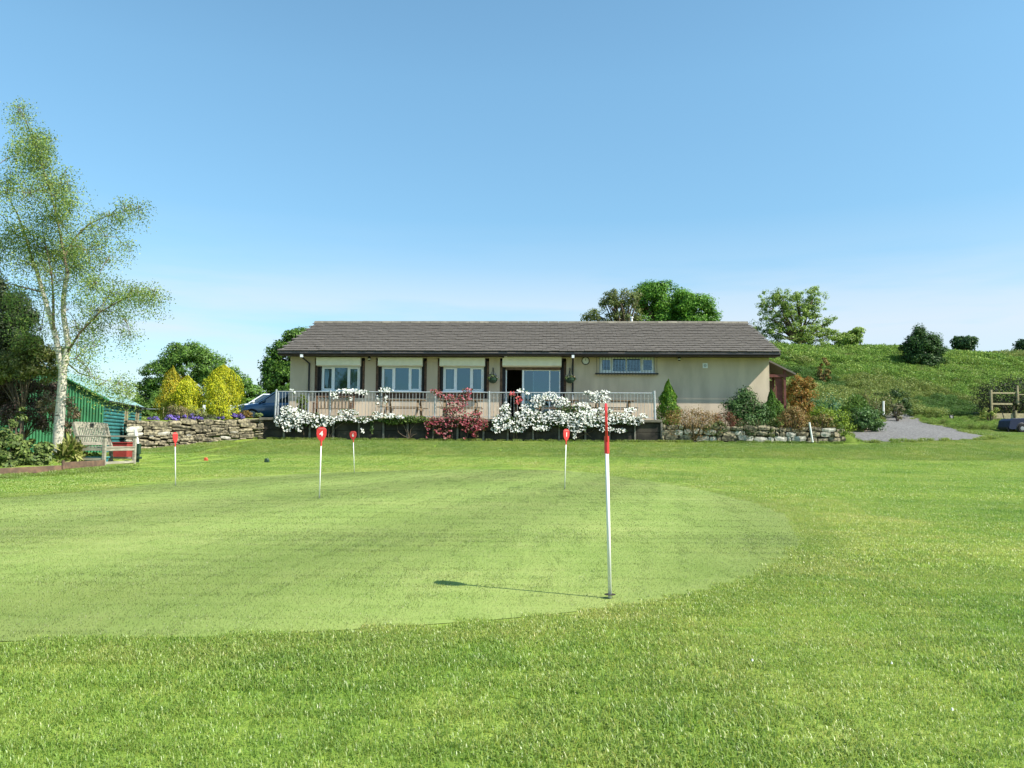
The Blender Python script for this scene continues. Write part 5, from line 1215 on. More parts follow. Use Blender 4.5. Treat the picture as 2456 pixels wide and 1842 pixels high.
# timber edging
def edgeboard(px0, t0, b0_, px1, t1, b1_, d0, d1, lab):
    P0, P1, Q0, Q1 = at(px0, t0, d0), at(px0, b0_, d0), at(px1, t1, d1), at(px1, b1_, d1)
    n_ = Vector((-(Q0 - P0).y, (Q0 - P0).x, 0)).normalized() * .035
    m = MB(); m.add([P1, Q1, Q1 + n_, P1 + n_, P0, Q0, Q0 + n_, P0 + n_], [(3, 2, 1, 0), (4, 5, 6, 7), (0, 1, 5, 4), (1, 2, 6, 5), (2, 3, 7, 6), (3, 0, 4, 7)])
    tag(m.build('edging_board', TIMBER_BR, bevel=.004), lab, 'edging board', 'brown edging boards of the left border')
edgeboard(-60, 1126, 1143, 148, 1116, 1131, onground(-60, 1144, 8).y, onground(148, 1132, 8).y, 'longer brown edging board at the left edge of the photo')
edgeboard(155, 1109, 1125, 252, 1103, 1118, onground(155, 1127, 8).y, onground(252, 1119, 8).y, 'shorter brown edging board in front of the garden bench')
post_at('edging_post', 'short dark stake between the two brown edging boards', 'stake', 151.5, 1104, 1136, 7, onground(151, 1131, 8).y, TIMBER_BR)
# tee blocks
for px, py, w, mm, nm, lab in ((494, 1105, 8, REDTEE, 'tee_marker', 'small faded red tee marker on the lawn by the left flag'), (640, 1109, 10, GREENP, 'tee_marker', 'small dark green tee marker on the lawn left of flag four')):
    p = onground(px, py, 12); s = w / F * p.y / 2
    m = MB(); m.prism([(p.x - s, p.z - .01), (p.x + s, p.z - .01), (p.x + s, p.z + s * 1.1), (p.x + s * .3, p.z + s * 2), (p.x - s * .8, p.z + s * 1.9), (p.x - s, p.z + s)], p.y - s, p.y + s); tag(m.build(nm, mm, bevel=.01), lab, 'tee marker')

# ------------------------------------------------------------------ putting green markers
def text_mesh(s, size, m_, parent):
    c = bpy.data.curves.new('number', 'FONT'); c.body = s; c.size = size; c.align_x = 'CENTER'; c.align_y = 'CENTER'; c.extrude = .0008; c.offset = size * .022; c.resolution_u = 3
    o = bpy.data.objects.new('tmp', c); COL.objects.link(o); dg = bpy.context.evaluated_depsgraph_get(); me = bpy.data.meshes.new_from_object(o.evaluated_get(dg)); bpy.data.objects.remove(o)
    me.materials.clear(); me.materials.append(m_); q = bpy.data.objects.new('number', me); COL.objects.link(q); q.parent = parent; return q
def marker(px, py, tpx, tpy, yaw, num, label, sh=.20, sw=.125, rad=.0075):
    b = onz(px, py, .02); d = ray(tpx, tpy); top = Vector((0, 0, CAMZ)) + d * (b.y / d.y)
    t = thing('putting_marker', label, 'putting marker', tuple(b), 0, 'numbered markers on the putting green')
    ax_ = (top - b).normalized(); Lh = (top - b).length
    m = MB(); m.tube([tuple(b - Vector((0, 0, .02))), tuple(b + ax_ * (Lh - sh * .93))], rad, 10); m.build('pole', WHITEP, t, smooth=True)
    m = MB(); m.lathe((b.x, b.y, .0205), [(.027, 0), (.027, .001)], 16); m.build('cup', SOILM, t)
    # shield plate
    X = Vector((math.cos(yaw), math.sin(yaw), 0)); X = (X - ax_ * X.dot(ax_)).normalized(); Y = ax_.cross(X)
    SM = Matrix(((X.x, Y.x, ax_.x, top.x), (X.y, Y.y, ax_.y, top.y), (X.z, Y.z, ax_.z, top.z), (0, 0, 0, 1)))
    w = sw / 2; H = sh
    prof = [(-w * .72, -.012), (-w * .35, 0), (w * .35, 0), (w * .72, -.012), (w * .98, -H * .16), (w, -H * .42), (w * .9, -H * .58), (w * .55, -H * .76), (w * .2, -H * .87), (w * .09, -H), (-w * .09, -H), (-w * .2, -H * .87), (-w * .55, -H * .76), (-w * .9, -H * .58), (-w, -H * .42), (-w * .98, -H * .16)]
    m = MB(SM); m.prism(prof, -.006, .006); sh_ = m.build('shield', REDP, t, bevel=.002)
    m = MB(SM); m.tube([(0, .0, -H - .03), (0, .0, -H * .75)], rad * 1.35, 10); m.build('socket', REDP, t)
    m = MB(SM)
    for k in range(5):   # moulded rim marks on the top of the plate
        x = -w * .5 + k * w * .25; m.box(x - .004, x + .004, -.0085, -.0065, -H * .14, -H * .07)
    m.build('top_moulding', mat('pale red moulding', (.7, .25, .22), .5, .05), sh_)
    if num:
        for side in (-1, 1):
            q = text_mesh(num, sh * .44, WHITEP, sh_)
            R = Matrix(((X.x, ax_.x, -Y.x), (X.y, ax_.y, -Y.y), (X.z, ax_.z, -Y.z))) if side < 0 else Matrix(((-X.x, ax_.x, Y.x), (-X.y, ax_.y, Y.y), (-X.z, ax_.z, Y.z)))
            off = SM @ Vector((0, side * .0078, -H * .42)); q.matrix_basis = Matrix.Translation(off - wloc(sh_)) @ R.to_4x4()
    return t
marker(1463, 1426, 1453, 968, math.radians(83), None, 'nearest red putting marker, its plate seen edge on', sh=.205, sw=.12, rad=.0088)
marker(766, 1192, 771.5, 1024, math.radians(4), '4', 'red putting marker numbered four in front of the left clematis', sh=.205, sw=.122)
marker(850, 1131, 846.5, 1034, math.radians(-12), '6', 'farthest red putting marker numbered six, smallest of the readable ones', sh=.22, sw=.155)
marker(1354.5, 1171, 1358.5, 1029, math.radians(48), '1', 'red putting marker with a number 1 turned half away on the right', sh=.205, sw=.145)
marker(421, 1162, 420, 1037, math.radians(78), None, 'red putting marker at far left, its plate nearly edge on', sh=.19, sw=.12)
# a few dark scuffs and daisies on the turf
m = MB()
for k in range(5):
    px, py = random.uniform(1700, 2400), random.uniform(1075, 1800); p = onground(px, py, 2); r = .0038; m.lathe((p.x, p.y, p.z + .02), [(r, 0), (r * .6, .006)], 6)
o = m.build('daisies', WHITEP); tag(o, 'scattered tiny white daisies in the lawn', 'daisies', kind='stuff')
# ------------------------------------------------------------------ trees
# silver birch: stems follow the photo at 20 m
BD_ = 20.0
def bp_(px, py, dy=0): return at(px, py, BD_ + dy)
base = bp_(139, 1103)
birch = thing('silver_birch', 'tall silver birch with white trunk leaning over the bench and shed', 'birch tree', (base.x, base.y, h(base.x, base.y)))
mb = MB(); WB = []
def stem(pts, r0, r1, white=True):
    P = [bp_(*q) for q in pts]; n = len(P); k0 = len(mb.v)
    mb.tube(P, [r0 + (r1 - r0) * (i / (n - 1)) for i in range(n)], 8, cap=False)
    WB.append((k0, len(mb.v), white)); return P
S1 = stem([(139, 1110), (139, 1085), (140, 1040), (145, 980), (149, 925), (151, 885)], .145, .10)
S2 = stem([(151, 890), (158, 860), (163, 825), (158, 790), (152, 755), (152, 715), (157, 680), (162, 655)], .085, .05)
S3 = stem([(162, 655), (152, 605, .1), (138, 530, .1), (120, 455), (97, 385, -.1), (70, 310, -.1), (42, 250)], .036, .006, False)
S4 = stem([(149, 890), (142, 850), (134, 810), (122, 765), (104, 705), (88, 650), (78, 630)], .085, .04)
S5 = stem([(78, 630), (62, 565, .2), (40, 510, .3), (15, 465, .3), (-25, 410, .3)], .03, .006, False)
S6 = stem([(128, 790, -.1), (128, 720, -.2), (124, 660, -.3), (112, 600, -.3), (100, 540, -.2)], .035, .008, False)
S7 = stem([(158, 850), (190, 800, -.2), (240, 748, -.3), (300, 715, -.3), (370, 700, -.3)], .035, .006, False)
S8 = stem([(152, 620), (180, 570, .2), (215, 537, .3), (262, 515, .3), (330, 500, .3)], .03, .005, False)
S9 = stem([(160, 870), (190, 895, .2), (235, 908, .3), (300, 925, .4)], .022, .004, False)
S10 = stem([(100, 700), (60, 690, -.2), (20, 680, -.3), (-20, 700, -.4)], .025, .005, False)
S11 = stem([(135, 520), (133, 470, -.2), (150, 420, -.3), (165, 400, -.3)], .018, .004, False)
paths = [p for S_ in (S1[4:], S2, S3, S4, S5, S6, S7, S8, S9, S10, S11) for p in S_]
anch = [(45, 265, 14, 26, .55), (80, 330, 26, 26, 1), (55, 372, 34, 26, .9), (102, 350, 22, 26, .8), (100, 390, 40, 36, 1.1), (25, 440, 34, 34, .8), (70, 465, 60, 36, 1.2), (120, 440, 34, 30, .9), (162, 440, 22, 28, .7), (165, 488, 28, 18, .8), (120, 520, 50, 32, 1.2),
        (35, 560, 48, 28, 1.2), (-20, 500, 40, 50, .8), (90, 590, 60, 26, 1.4), (150, 602, 55, 26, 1.5), (205, 600, 38, 24, 1.1), (218, 545, 34, 20, .55), (262, 518, 30, 12, .6), (300, 502, 26, 9, .5), (330, 500, 14, 8, .25), (255, 568, 38, 20, .4), (300, 590, 24, 10, .28), (262, 618, 26, 12, .25), (180, 640, 50, 20, .8),
        (85, 640, 60, 22, .9), (10, 600, 40, 30, .9), (230, 682, 40, 20, .8), (268, 705, 48, 22, 1.0), (330, 700, 44, 20, 1.0), (372, 708, 18, 18, .5), (230, 745, 48, 26, .9), (200, 795, 38, 30, .8), (300, 770, 26, 24, .4), (312, 805, 12, 14, .15), (182, 860, 28, 30, .55), (225, 830, 20, 22, .3), (110, 720, 34, 34, .5), (50, 715, 40, 34, .7),
        (235, 925, 34, 12, .4), (285, 920, 34, 18, .55), (305, 945, 20, 10, .25), (100, 790, 28, 26, .5), (212, 895, 20, 10, .25), (135, 680, 30, 26, .4), (60, 800, 34, 26, .5), (160, 745, 34, 30, .4)]
C = []; NRM = []; ACH = []
for (px, py, rx, ry, wt) in anch:
    dy = RNG.uniform(-1.1, 1.1); c0 = bp_(px, py, dy); kx, ky = rx / F * BD_, ry / F * BD_
    near = sorted(paths, key=lambda q: (q - c0).length)[:3]
    if (near[0] - c0).length > .7 and ACH:
        qa = min(ACH, key=lambda q: (q - c0).length)
        if (qa - c0).length < (near[0] - c0).length: near = [qa, near[0]]
    ACH.append(c0)
    for q in near[:(2 if (near[1] - c0).length < .6 else 1)]:
        mid = q.lerp(c0, .5) + Vector((0, 0, .12)); mb.tube([q, mid, c0], [.014, .009, .004], 4, cap=False); WB.append((len(mb.v) - 12, len(mb.v), False))
    nsub = max(5, int(15 * wt))
    for _ in range(nsub):
        dd = rand_dirs(1)[0] * RNG.uniform(.25, 1.25); sc0 = c0 + Vector((dd[0] * kx, dd[1] * kx, dd[2] * ky * 1.3))
        mb.tube([c0, c0.lerp(sc0, .6) + Vector((0, 0, .05)), sc0, sc0 + Vector((RNG.uniform(-.1, .1), RNG.uniform(-.1, .1), -.28))], [.006, .004, .003, .0015], 3, cap=False); WB.append((len(mb.v) - 12, len(mb.v), False))
        n = int(135 * (.6 + wt * .55)); cr_ = .17 + .20 * RNG.uniform()
        ld = rand_dirs(n) * (RNG.uniform(.1, 1, n) ** .5)[:, None]
        pts = np.array(sc0)[None] + ld * cr_ * np.array([1.25, 1.25, .8]); pts[:, 2] -= RNG.uniform(0, .5, n) * (RNG.uniform(0, 1, n) < .45)
        C.append(pts); NRM.append(rand_dirs(n) + np.array([.2, -.1, .3]))
C = np.concatenate(C); NRM = np.concatenate(NRM)
leaves_obj('crown', C, NRM, .042 * RNG.uniform(.6, 1.3, len(C)), [(.18, .28, .07), (.24, .34, .08), (.12, .20, .06), (.29, .35, .09)], birch, LEAF, .7)
o = mb.build('trunk', BIRCH, birch, smooth=True)
ca = o.data.color_attributes.new('tint', 'FLOAT_COLOR', 'POINT'); tv = np.ones((len(mb.v), 4), np.float32); tv[:, :3] = 1
for a, b_, wh in WB:
    if wh: tv[a:b_, :3] = 0
if len(o.data.vertices) == len(mb.v): ca.data.foreach_set('color', tv.ravel())

def px_blobs(L, d, spread=.8):
    out = []
    for (px, py, rx, ry, *dd) in L:
        c = at(px, py, d + (dd[0] if dd else 0)); out.append((c.x, c.y, c.z, rx / F * d, rx / F * d * spread, ry / F * d))
    return out
def ptree(name, label, cat, L, d, rootpx, **kw):
    c = at(rootpx, 1000, d); b = (c.x, d, h(c.x, d)); return tree(name, label, cat, b, px_blobs(L, d), **kw)
DK = [(.03, .055, .02), (.045, .07, .022), (.025, .04, .018), (.06, .08, .03)]
ptree('dark_cypress', 'dark spreading cypress at the left edge behind the birch', 'conifer', [(-30, 860, 80, 90), (20, 725, 45, 24), (-40, 700, 60, 60), (-10, 790, 70, 40), (50, 765, 40, 18), (-60, 950, 90, 60), (20, 830, 60, 40)], 22.6, -40, n=75000, ncl=330, clr=.36, leaf=.095, colors=DK, trunk_r=.2, m=NEEDLE, aspect=.35)
ptree('hawthorn', 'olive green bush with white blossom left of the birch trunk', 'shrub', [(40, 880, 60, 40), (95, 865, 50, 40), (120, 900, 28, 28), (-20, 890, 50, 50), (70, 830, 45, 25), (140, 845, 22, 24)], 21.2, 60, n=20000, ncl=190, clr=.22, leaf=.06, colors=[(.13, .16, .035), (.19, .21, .05), (.09, .12, .03), (.25, .25, .10)], trunk_r=.06)
ptree('purple_shrub', 'brown purple leaved shrub behind the low conifers', 'shrub', [(60, 1000, 70, 50), (120, 990, 40, 60), (0, 980, 60, 60), (100, 940, 50, 40), (20, 930, 60, 35)], 21.8, 60, n=20000, ncl=190, clr=.22, leaf=.055, colors=[(.10, .055, .05), (.06, .045, .03), (.15, .10, .08), (.07, .08, .04), (.28, .20, .16)], weights=[3, 3, 2, 2, .7], trunk_r=.05)
ptree('pink_shrub', 'thin pinkish leaved shrub to the right of the birch trunk', 'shrub', [(165, 965, 16, 24), (175, 990, 14, 22), (160, 1025, 16, 30), (182, 1000, 8, 12), (110, 970, 22, 30), (172, 1020, 10, 10)], 21.0, 158, n=2300, ncl=60, clr=.12, leaf=.055, colors=[(.36, .25, .18), (.28, .22, .12), (.18, .17, .07), (.14, .10, .06)], trunk_r=.03)
FN = [(.09, .14, .035), (.13, .18, .045), (.07, .10, .03), (.18, .22, .065)]
for i, (px, top, bot, w, d, lab) in enumerate(((20, 1035, 1128, 90, 17.6, 'feathery low conifer at the left edge behind the edging board'), (80, 1052, 1122, 80, 17.9, 'feathery low conifer in front of the birch trunk'), (-50, 1020, 1135, 110, 17.6, 'feathery low conifer cut by the left edge'))):
    shrub('feathery_conifer', lab, 'conifer', px, top, bot, w, d, FN, 'round', n=4200, leaf=.09, group='feathery conifers of the left border', m=NEEDLE, depth=.8)
shrub('sapling', 'thin bare stemmed conifer sapling rising from the feathery shrubs', 'conifer', 35, 960, 1060, 60, 18.6, FN, 'round', n=700, leaf=.09, m=NEEDLE)
shrub('grass_tuft', 'tall yellow green grass tuft between the birch and the bench', 'grass tuft', 166, 1058, 1112, 44, 18.6, [(.25, .28, .07), (.18, .24, .05), (.33, .33, .12)], 'spiky', n=420, leaf=.42, sink=0)
shrub('dark_shrub', 'small dark shrub behind the left leg of the bench', 'shrub', 183, 1065, 1106, 24, 19.6, [(.04, .06, .02), (.09, .11, .03)], 'round', n=700, leaf=.06)

ptree('round_tree', 'rounded bright green tree behind the golden conifers', 'tree', [(450, 880, 68, 52), (380, 905, 40, 48), (520, 900, 50, 48), (470, 850, 46, 26), (430, 845, 34, 20), (350, 940, 28, 36), (565, 925, 26, 30), (400, 960, 60, 36), (500, 965, 70, 40), (340, 975, 30, 25)], 58, 450, n=52000, ncl=420, clr=.5, leaf=.15, colors=GR + [(.13, .22, .04)], trunk_r=.3)
ptree('sycamore', 'tree half hidden behind the left end of the roof', 'tree', [(690, 860, 46, 50), (660, 890, 26, 40), (715, 815, 36, 28), (650, 915, 18, 22), (700, 920, 60, 40), (640, 880, 8, 10)], 46, 700, n=26000, ncl=240, clr=.42, leaf=.15, colors=[(.07, .16, .02), (.11, .21, .03), (.14, .25, .035), (.05, .11, .02)], trunk_r=.25)
shrub('hedge_bush', 'mid green bush behind the two cars', 'shrub', 590, 905, 975, 90, 54, GR, 'round', n=7000, leaf=.2)
shrub('hedge_bush', 'light green bush behind the left golden conifer', 'shrub', 372, 962, 1012, 70, 50, [(.13, .22, .04), (.10, .18, .03)], 'round', n=4000, leaf=.16)
shrub('hedge_bush', 'dark bush behind the right end of the car park', 'shrub', 655, 925, 985, 60, 56, GR, 'round', n=4000, leaf=.2)
# wire fence rail left of the conifers
a, b_ = at(338, 981, 46), at(392, 981, 46); m = MB()
m.tube([a, b_], .02, 5); wf = m.build('wire_fence', GALV); tag(wf, 'thin grey rail crossing the field beyond the shed', 'fence')
for q in (a, b_):
    m = MB(); m.tube([(q.x, q.y, h(q.x, q.y) - .1), (q.x, q.y, q.z + .1)], .03, 5); m.build('post', TRELLISW, wf)

BRT = [(.075, .20, .015), (.11, .26, .022), (.15, .30, .03), (.05, .14, .015)]
ptree('broad_tree', 'dense bright green tree rising behind the middle of the roof', 'tree', [(1590, 725, 62, 46), (1560, 715, 40, 36), (1570, 695, 30, 16), (1620, 750, 45, 40), (1585, 790, 70, 60)], 62, 1590, n=40000, ncl=210, clr=.7, leaf=.16, colors=BRT, trunk_r=.45, shell=(.7, 1))
ptree('broad_tree', 'lower dense green tree right of the taller one behind the roof', 'tree', [(1668, 745, 46, 40), (1690, 770, 28, 40), (1650, 725, 24, 20), (1660, 800, 50, 50)], 60, 1665, n=28000, ncl=150, clr=.65, leaf=.16, colors=BRT, trunk_r=.4, shell=(.7, 1))
ptree('ash_tree', 'sparse thin leaved tree left of the dense tree behind the roof', 'tree', [(1490, 715, 40, 26), (1470, 735, 30, 30), (1515, 725, 26, 36), (1430, 758, 34, 16), (1410, 765, 14, 16), (1500, 780, 50, 40), (1450, 725, 14, 14)], 60, 1500, n=9500, ncl=190, clr=.4, leaf=.14, colors=[(.13, .17, .05), (.19, .22, .06), (.11, .14, .05)], trunk_r=.2, limbs=40)
LT = [(.19, .30, .05), (.25, .36, .065), (.14, .23, .04), (.29, .37, .09)]
ptree('oak_tree', 'open crowned light green tree on the hill right of the roof', 'tree', [(1900, 745, 80, 56), (1870, 725, 50, 40), (1940, 730, 46, 44), (1850, 770, 45, 36), (1975, 775, 38, 36), (1910, 800, 80, 30), (1830, 730, 20, 24), (1960, 700, 20, 12), (1840, 800, 40, 30), (1960, 805, 60, 26), (1900, 826, 95, 16), (1905, 765, 50, 30), (1995, 810, 30, 24)], 66, 1930, n=30000, ncl=520, clr=.34, leaf=.13, colors=LT, trunk_r=.22, limbs=34, shell=(.2, 1), trunk_h=1.2)
ptree('small_tree', 'small sparse tree beside the open crowned tree on the hill', 'tree', [(2048, 800, 20, 16), (2030, 820, 30, 20)], 66, 2040, n=3600, ncl=44, clr=.4, leaf=.22, colors=LT, trunk_r=.08)
ptree('hill_tree', 'dark rounded tree standing on the hill slope', 'tree', [(2215, 825, 38, 30), (2232, 850, 34, 34), (2195, 850, 34, 32), (2222, 870, 46, 26), (2175, 825, 14, 12), (2205, 795, 12, 10)], 60, 2212, n=22000, ncl=200, clr=.45, leaf=.15, colors=[(.035, .085, .02), (.05, .11, .025), (.07, .14, .03), (.03, .06, .02)], trunk_r=.2)
ptree('hill_bush', 'smaller dark bush on the hill skyline', 'shrub', [(2315, 822, 24, 18), (2296, 826, 10, 18), (2325, 835, 14, 12)], 70, 2312, n=4200, ncl=60, clr=.4, leaf=.22, colors=[(.03, .07, .025), (.045, .10, .03), (.06, .13, .03)], trunk_r=.12)
ptree('hill_bush', 'dark bush on the skyline at the right edge', 'shrub', [(2462, 832, 22, 20), (2450, 842, 14, 12)], 70, 2460, n=2600, ncl=50, clr=.4, leaf=.22, colors=[(.03, .07, .025), (.05, .10, .03)], trunk_r=.1)
shrub('gorse', 'orange brown bush in the middle of the hill slope', 'shrub', 1975, 858, 900, 34, 56, [(.26, .17, .05), (.2, .17, .05)], 'round', n=1400, leaf=.14)

# ------------------------------------------------------------------ hill vegetation and grass (stuff): clumps instanced by geometry nodes
def variants_collection(name, objs):
    c = bpy.data.collections.new(name)
    for o in objs: c.objects.link(o)
    return c
APRON = np.array([(q.x, q.y) for q in (onground(a * D2S, b * D2S, 3) for a, b in [(0, 1062), (379, 1030), (766, 1006), (1100, 1000), (1400, 1001), (1560, 1022), (1700, 1050), (1880, 1105), (2050, 1145), (2330, 1190), (2330, 1330), (2000, 1290), (1800, 1400), (1500, 1480), (1000, 1440), (400, 1420), (-60, 1430)])])
def scatter(name, pts, rotz, scl, idx, coll, label, cat, rotx=None):
    if rotx is None: rotx = np.zeros(len(pts))
    n = len(pts); me = bpy.data.meshes.new(name); me.vertices.add(n); me.vertices.foreach_set('co', np.asarray(pts, np.float32).ravel())
    for nm, tp, arr in (('zone', 'FLOAT', inpoly(APRON, np.asarray(pts)[:, 0] + RNG.normal(0, .06, len(pts)), np.asarray(pts)[:, 1] + RNG.normal(0, .06, len(pts))).astype(float)), ('rotz', 'FLOAT', rotz), ('rotx', 'FLOAT', rotx), ('scl', 'FLOAT', scl), ('vidx', 'INT', idx)):
        a = me.attributes.new(nm, tp, 'POINT'); a.data.foreach_set('value', np.asarray(arr, np.float32 if tp == 'FLOAT' else np.int32))
    o = bpy.data.objects.new(name, me); COL.objects.link(o); tag(o, label, cat, kind='stuff')
    ng = bpy.data.node_groups.new(name + '_nodes', 'GeometryNodeTree')
    ng.interface.new_socket('Geometry', in_out='INPUT', socket_type='NodeSocketGeometry'); ng.interface.new_socket('Geometry', in_out='OUTPUT', socket_type='NodeSocketGeometry')
    gi = ng.nodes.new('NodeGroupInput'); go = ng.nodes.new('NodeGroupOutput'); iop = ng.nodes.new('GeometryNodeInstanceOnPoints'); ci = ng.nodes.new('GeometryNodeCollectionInfo')
    ci.inputs['Collection'].default_value = coll; ci.inputs['Separate Children'].default_value = True; ci.inputs['Reset Children'].default_value = True
    def named(nm, tp):
        q = ng.nodes.new('GeometryNodeInputNamedAttribute'); q.data_type = tp; q.inputs['Name'].default_value = nm; return q.outputs['Attribute']
    cx_ = ng.nodes.new('ShaderNodeCombineXYZ'); ng.links.new(named('rotz', 'FLOAT'), cx_.inputs['Z']); ng.links.new(named('rotx', 'FLOAT'), cx_.inputs['X'])
    ng.links.new(gi.outputs[0], iop.inputs['Points']); ng.links.new(ci.outputs[0], iop.inputs['Instance']); iop.inputs['Pick Instance'].default_value = True
    ng.links.new(named('vidx', 'INT'), iop.inputs['Instance Index']); ng.links.new(cx_.outputs[0], iop.inputs['Rotation']); ng.links.new(named('scl', 'FLOAT'), iop.inputs['Scale'])
    ng.links.new(iop.outputs[0], go.inputs[0])
    md = o.modifiers.new('scatter', 'NODES'); md.node_group = ng
    return o
def blades(nb, half, hmin, hmax, wid, seg=2, lean=.6, bright=(.8, 1.25), rng=None):
    rng = rng or RNG; x = rng.uniform(-half, half, nb); y = rng.uniform(-half, half, nb)
    # tufting
    hh = rng.uniform(hmin, hmax, nb); a = rng.uniform(0, 2 * PI, nb); la = rng.uniform(.1, lean, nb) * hh; w = wid * rng.uniform(.7, 1.3, nb)
    wa = a + rng.uniform(.9, 2.2, nb); wx, wy = np.cos(wa) * w / 2, np.sin(wa) * w / 2; dx, dy = np.cos(a) * la, np.sin(a) * la
    z0 = -.004
    b0 = np.stack([x - wx, y - wy, np.full(nb, z0)], 1); b1 = np.stack([x + wx, y + wy, np.full(nb, z0)], 1)
    m0 = np.stack([x - wx * .8 + dx * .35, y - wy * .8 + dy * .35, hh * .6], 1); m1 = np.stack([x + wx * .8 + dx * .35, y + wy * .8 + dy * .35, hh * .6], 1)
    t0 = np.stack([x + dx - wx * .12, y + dy - wy * .12, hh * (1 - (la / hh) ** 2 * .3)], 1); t1 = np.stack([x + dx + wx * .12, y + dy + wy * .12, hh * (1 - (la / hh) ** 2 * .3)], 1)
    V = np.stack([b0, b1, m0, m1, t0, t1], 1).reshape(-1, 3); i = np.arange(nb)[:, None] * 6
    Fq = np.concatenate([i + np.array([[0, 1, 3, 2]]), i + np.array([[2, 3, 5, 4]])]); 
    br = rng.uniform(bright[0], bright[1], nb); yl = rng.uniform(0, 1, nb); T = np.stack([br * (1 + .25 * (yl > .8)), br, br * (1 + .35 * (yl > .88))], 1)
    straw = rng.uniform(0, 1, nb) < .012; T[straw] = np.array([1.7, 1.35, 2.4]); T = np.repeat(T, 6, 0)
    return V, Fq, T
B_ROUGH = grass_mat('rough lawn blade', 'rough', blade=True); B_GREEN = grass_mat('green blade', 'green', blade=True); B_BANK = grass_mat('bank blade', 'bank', blade=True)
def patchset(name, k, args, m_):
    L = []
    for i in range(k):
        V, Fq, T = blades(*args); L.append(nmesh('%s_%d' % (name, i), V, Fq, m_, None, T, link=False))
    return variants_collection(name, L)
CELL = .25
near_c = patchset('near_turf', 4, (2500, .165, .006, .020, .0026, 2, 1.8, (.95, 1.35)), B_ROUGH)
mid_c = patchset('mid_turf', 4, (900, .165, .007, .019, .004, 2, 1.2, (.9, 1.4)), B_ROUGH)
far_c = patchset('far_turf', 3, (950, .32, .007, .018, .008, 2, 1.1, (.95, 1.35)), B_ROUGH)
grn_c = patchset('green_turf', 4, (600, .15, .002, .005, .0016, 2, .9, (.9, 1.25)), B_GREEN)
grn2_c = patchset('green_turf_far', 3, (700, .3, .002, .005, .003, 2, .9, (.85, 1.15)), B_GREEN)
def frange(cell, y0, y1, test, jitter=.3):
    P = []
    y = y0
    while y < y1:
        half = (y + 1) * .80 + 1.6
        xg = np.arange(-half, half, cell)
        for x in xg: P.append((x + random.uniform(-jitter, jitter) * cell * .3, y + random.uniform(-jitter, jitter) * cell * .3))
        y += cell
    P = np.array(P); c = cell * .5; ins = [inpoly(gp, P[:, 0] + a * c, P[:, 1] + b * c) for a in (-1, 1) for b in (-1, 1)]; ins = np.array(ins).astype(int).sum(0)
    return P[(ins >= 2) if test else (ins == 0)]
def place(name, cell, y0, y1, inside, coll, nv, label, cat, zoff=0.0, smin=.85, smax=1.15, band=(-99, -.3)):
    P = frange(cell, y0, y1, inside); n = len(P)
    if not inside: P = P[[(band[0] < y - wall_y(x) < band[1]) or (band[0] > -50 and x > 12.9 and -1 < y - wall_y(x) < 16) for x, y in P]]; P = P[~inpoly(DRIVE_P, P[:, 0], P[:, 1])]; n = len(P)
    Z = [h(x, y) + zoff  for x, y in P]
    pts = np.column_stack([P, Z]); sl_ = np.array([math.atan((h(x, y + .25) - h(x, y - .25)) / .5) for x, y in P]); fl = RNG.random(n) < .5
    tilted = np.abs(sl_) > .004; rr = np.where(tilted, np.where(fl, 0, PI), RNG.integers(0, 4, n) * PI / 2); rx_ = np.where(tilted, np.where(fl, sl_, -sl_), 0)
    hv = np.array([mnoise.noise(Vector((x * 1.3, y * 1.3, 5))) for x, y in P]); sc_ = np.clip(1 + hv * .6, smin, smax + .15) * RNG.uniform(.92, 1.08, n)
    return scatter(name, pts, rr, sc_, RNG.integers(0, nv, n), coll, label, cat, rx_)
place('rough_grass', .25, 1.3, 4.6, False, near_c, 4, 'longer mown grass blades nearest the viewer', 'grass')
place('rough_grass', .25, 4.6, 10.5, False, mid_c, 4, 'mown grass blades beside the putting green', 'grass')
place('rough_grass', .5, 10.5, 26, False, far_c, 3, 'mown grass between the putting green and the bank', 'grass', band=(-99, -4.4))
bank_c = patchset('bank_turf', 3, (2600, .3, .008, .02, .008, 2, 1.1, (.95, 1.35)), B_BANK)
place('bank_grass', .5, 20.5, 44, False, bank_c, 3, 'mown grass on the bank below the walls', 'grass', band=(-4.8, -.2))
place('green_grass', .25, 1.9, 6.2, True, grn_c, 4, 'very short fine turf at the near side of the putting green', 'grass', zoff=.006)
place('green_grass', .5, 6.2, 20.5, True, grn2_c, 3, 'very short fine turf in the middle of the putting green', 'grass', zoff=.006)
# fine patches along the rim of the green so its edge stays clean
rim_c = patchset('rim_turf', 3, (430, .07, .006, .019, .003, 2, 1.5, (.85, 1.4)), B_ROUGH)
Pr = []
y = 1.9
while y < 12:
    half = (y + 1) * .70 + .6; xg = np.arange(-half, half, .11); c = .14
    A = sum(inpoly(gp, xg + a * c, np.full(len(xg), y + b * c)).astype(int) for a in (-1.8, 1.8) for b in (-1.8, 1.8)) ; inn = inpoly(gp, xg, np.full(len(xg), y))
    for x, a_, i_ in zip(xg, A.astype(int), inn):
        if not i_ and a_ > 0: Pr.append((x, y))
    y += .11
Pr = np.array(Pr); scatter('rim_grass', np.column_stack([Pr, [h(x, y) for x, y in Pr]]), RNG.integers(0, 4, len(Pr)) * PI / 2, RNG.uniform(.85, 1.1, len(Pr)), RNG.integers(0, 3, len(Pr)), rim_c, 'slightly longer collar of grass round the putting green', 'grass')
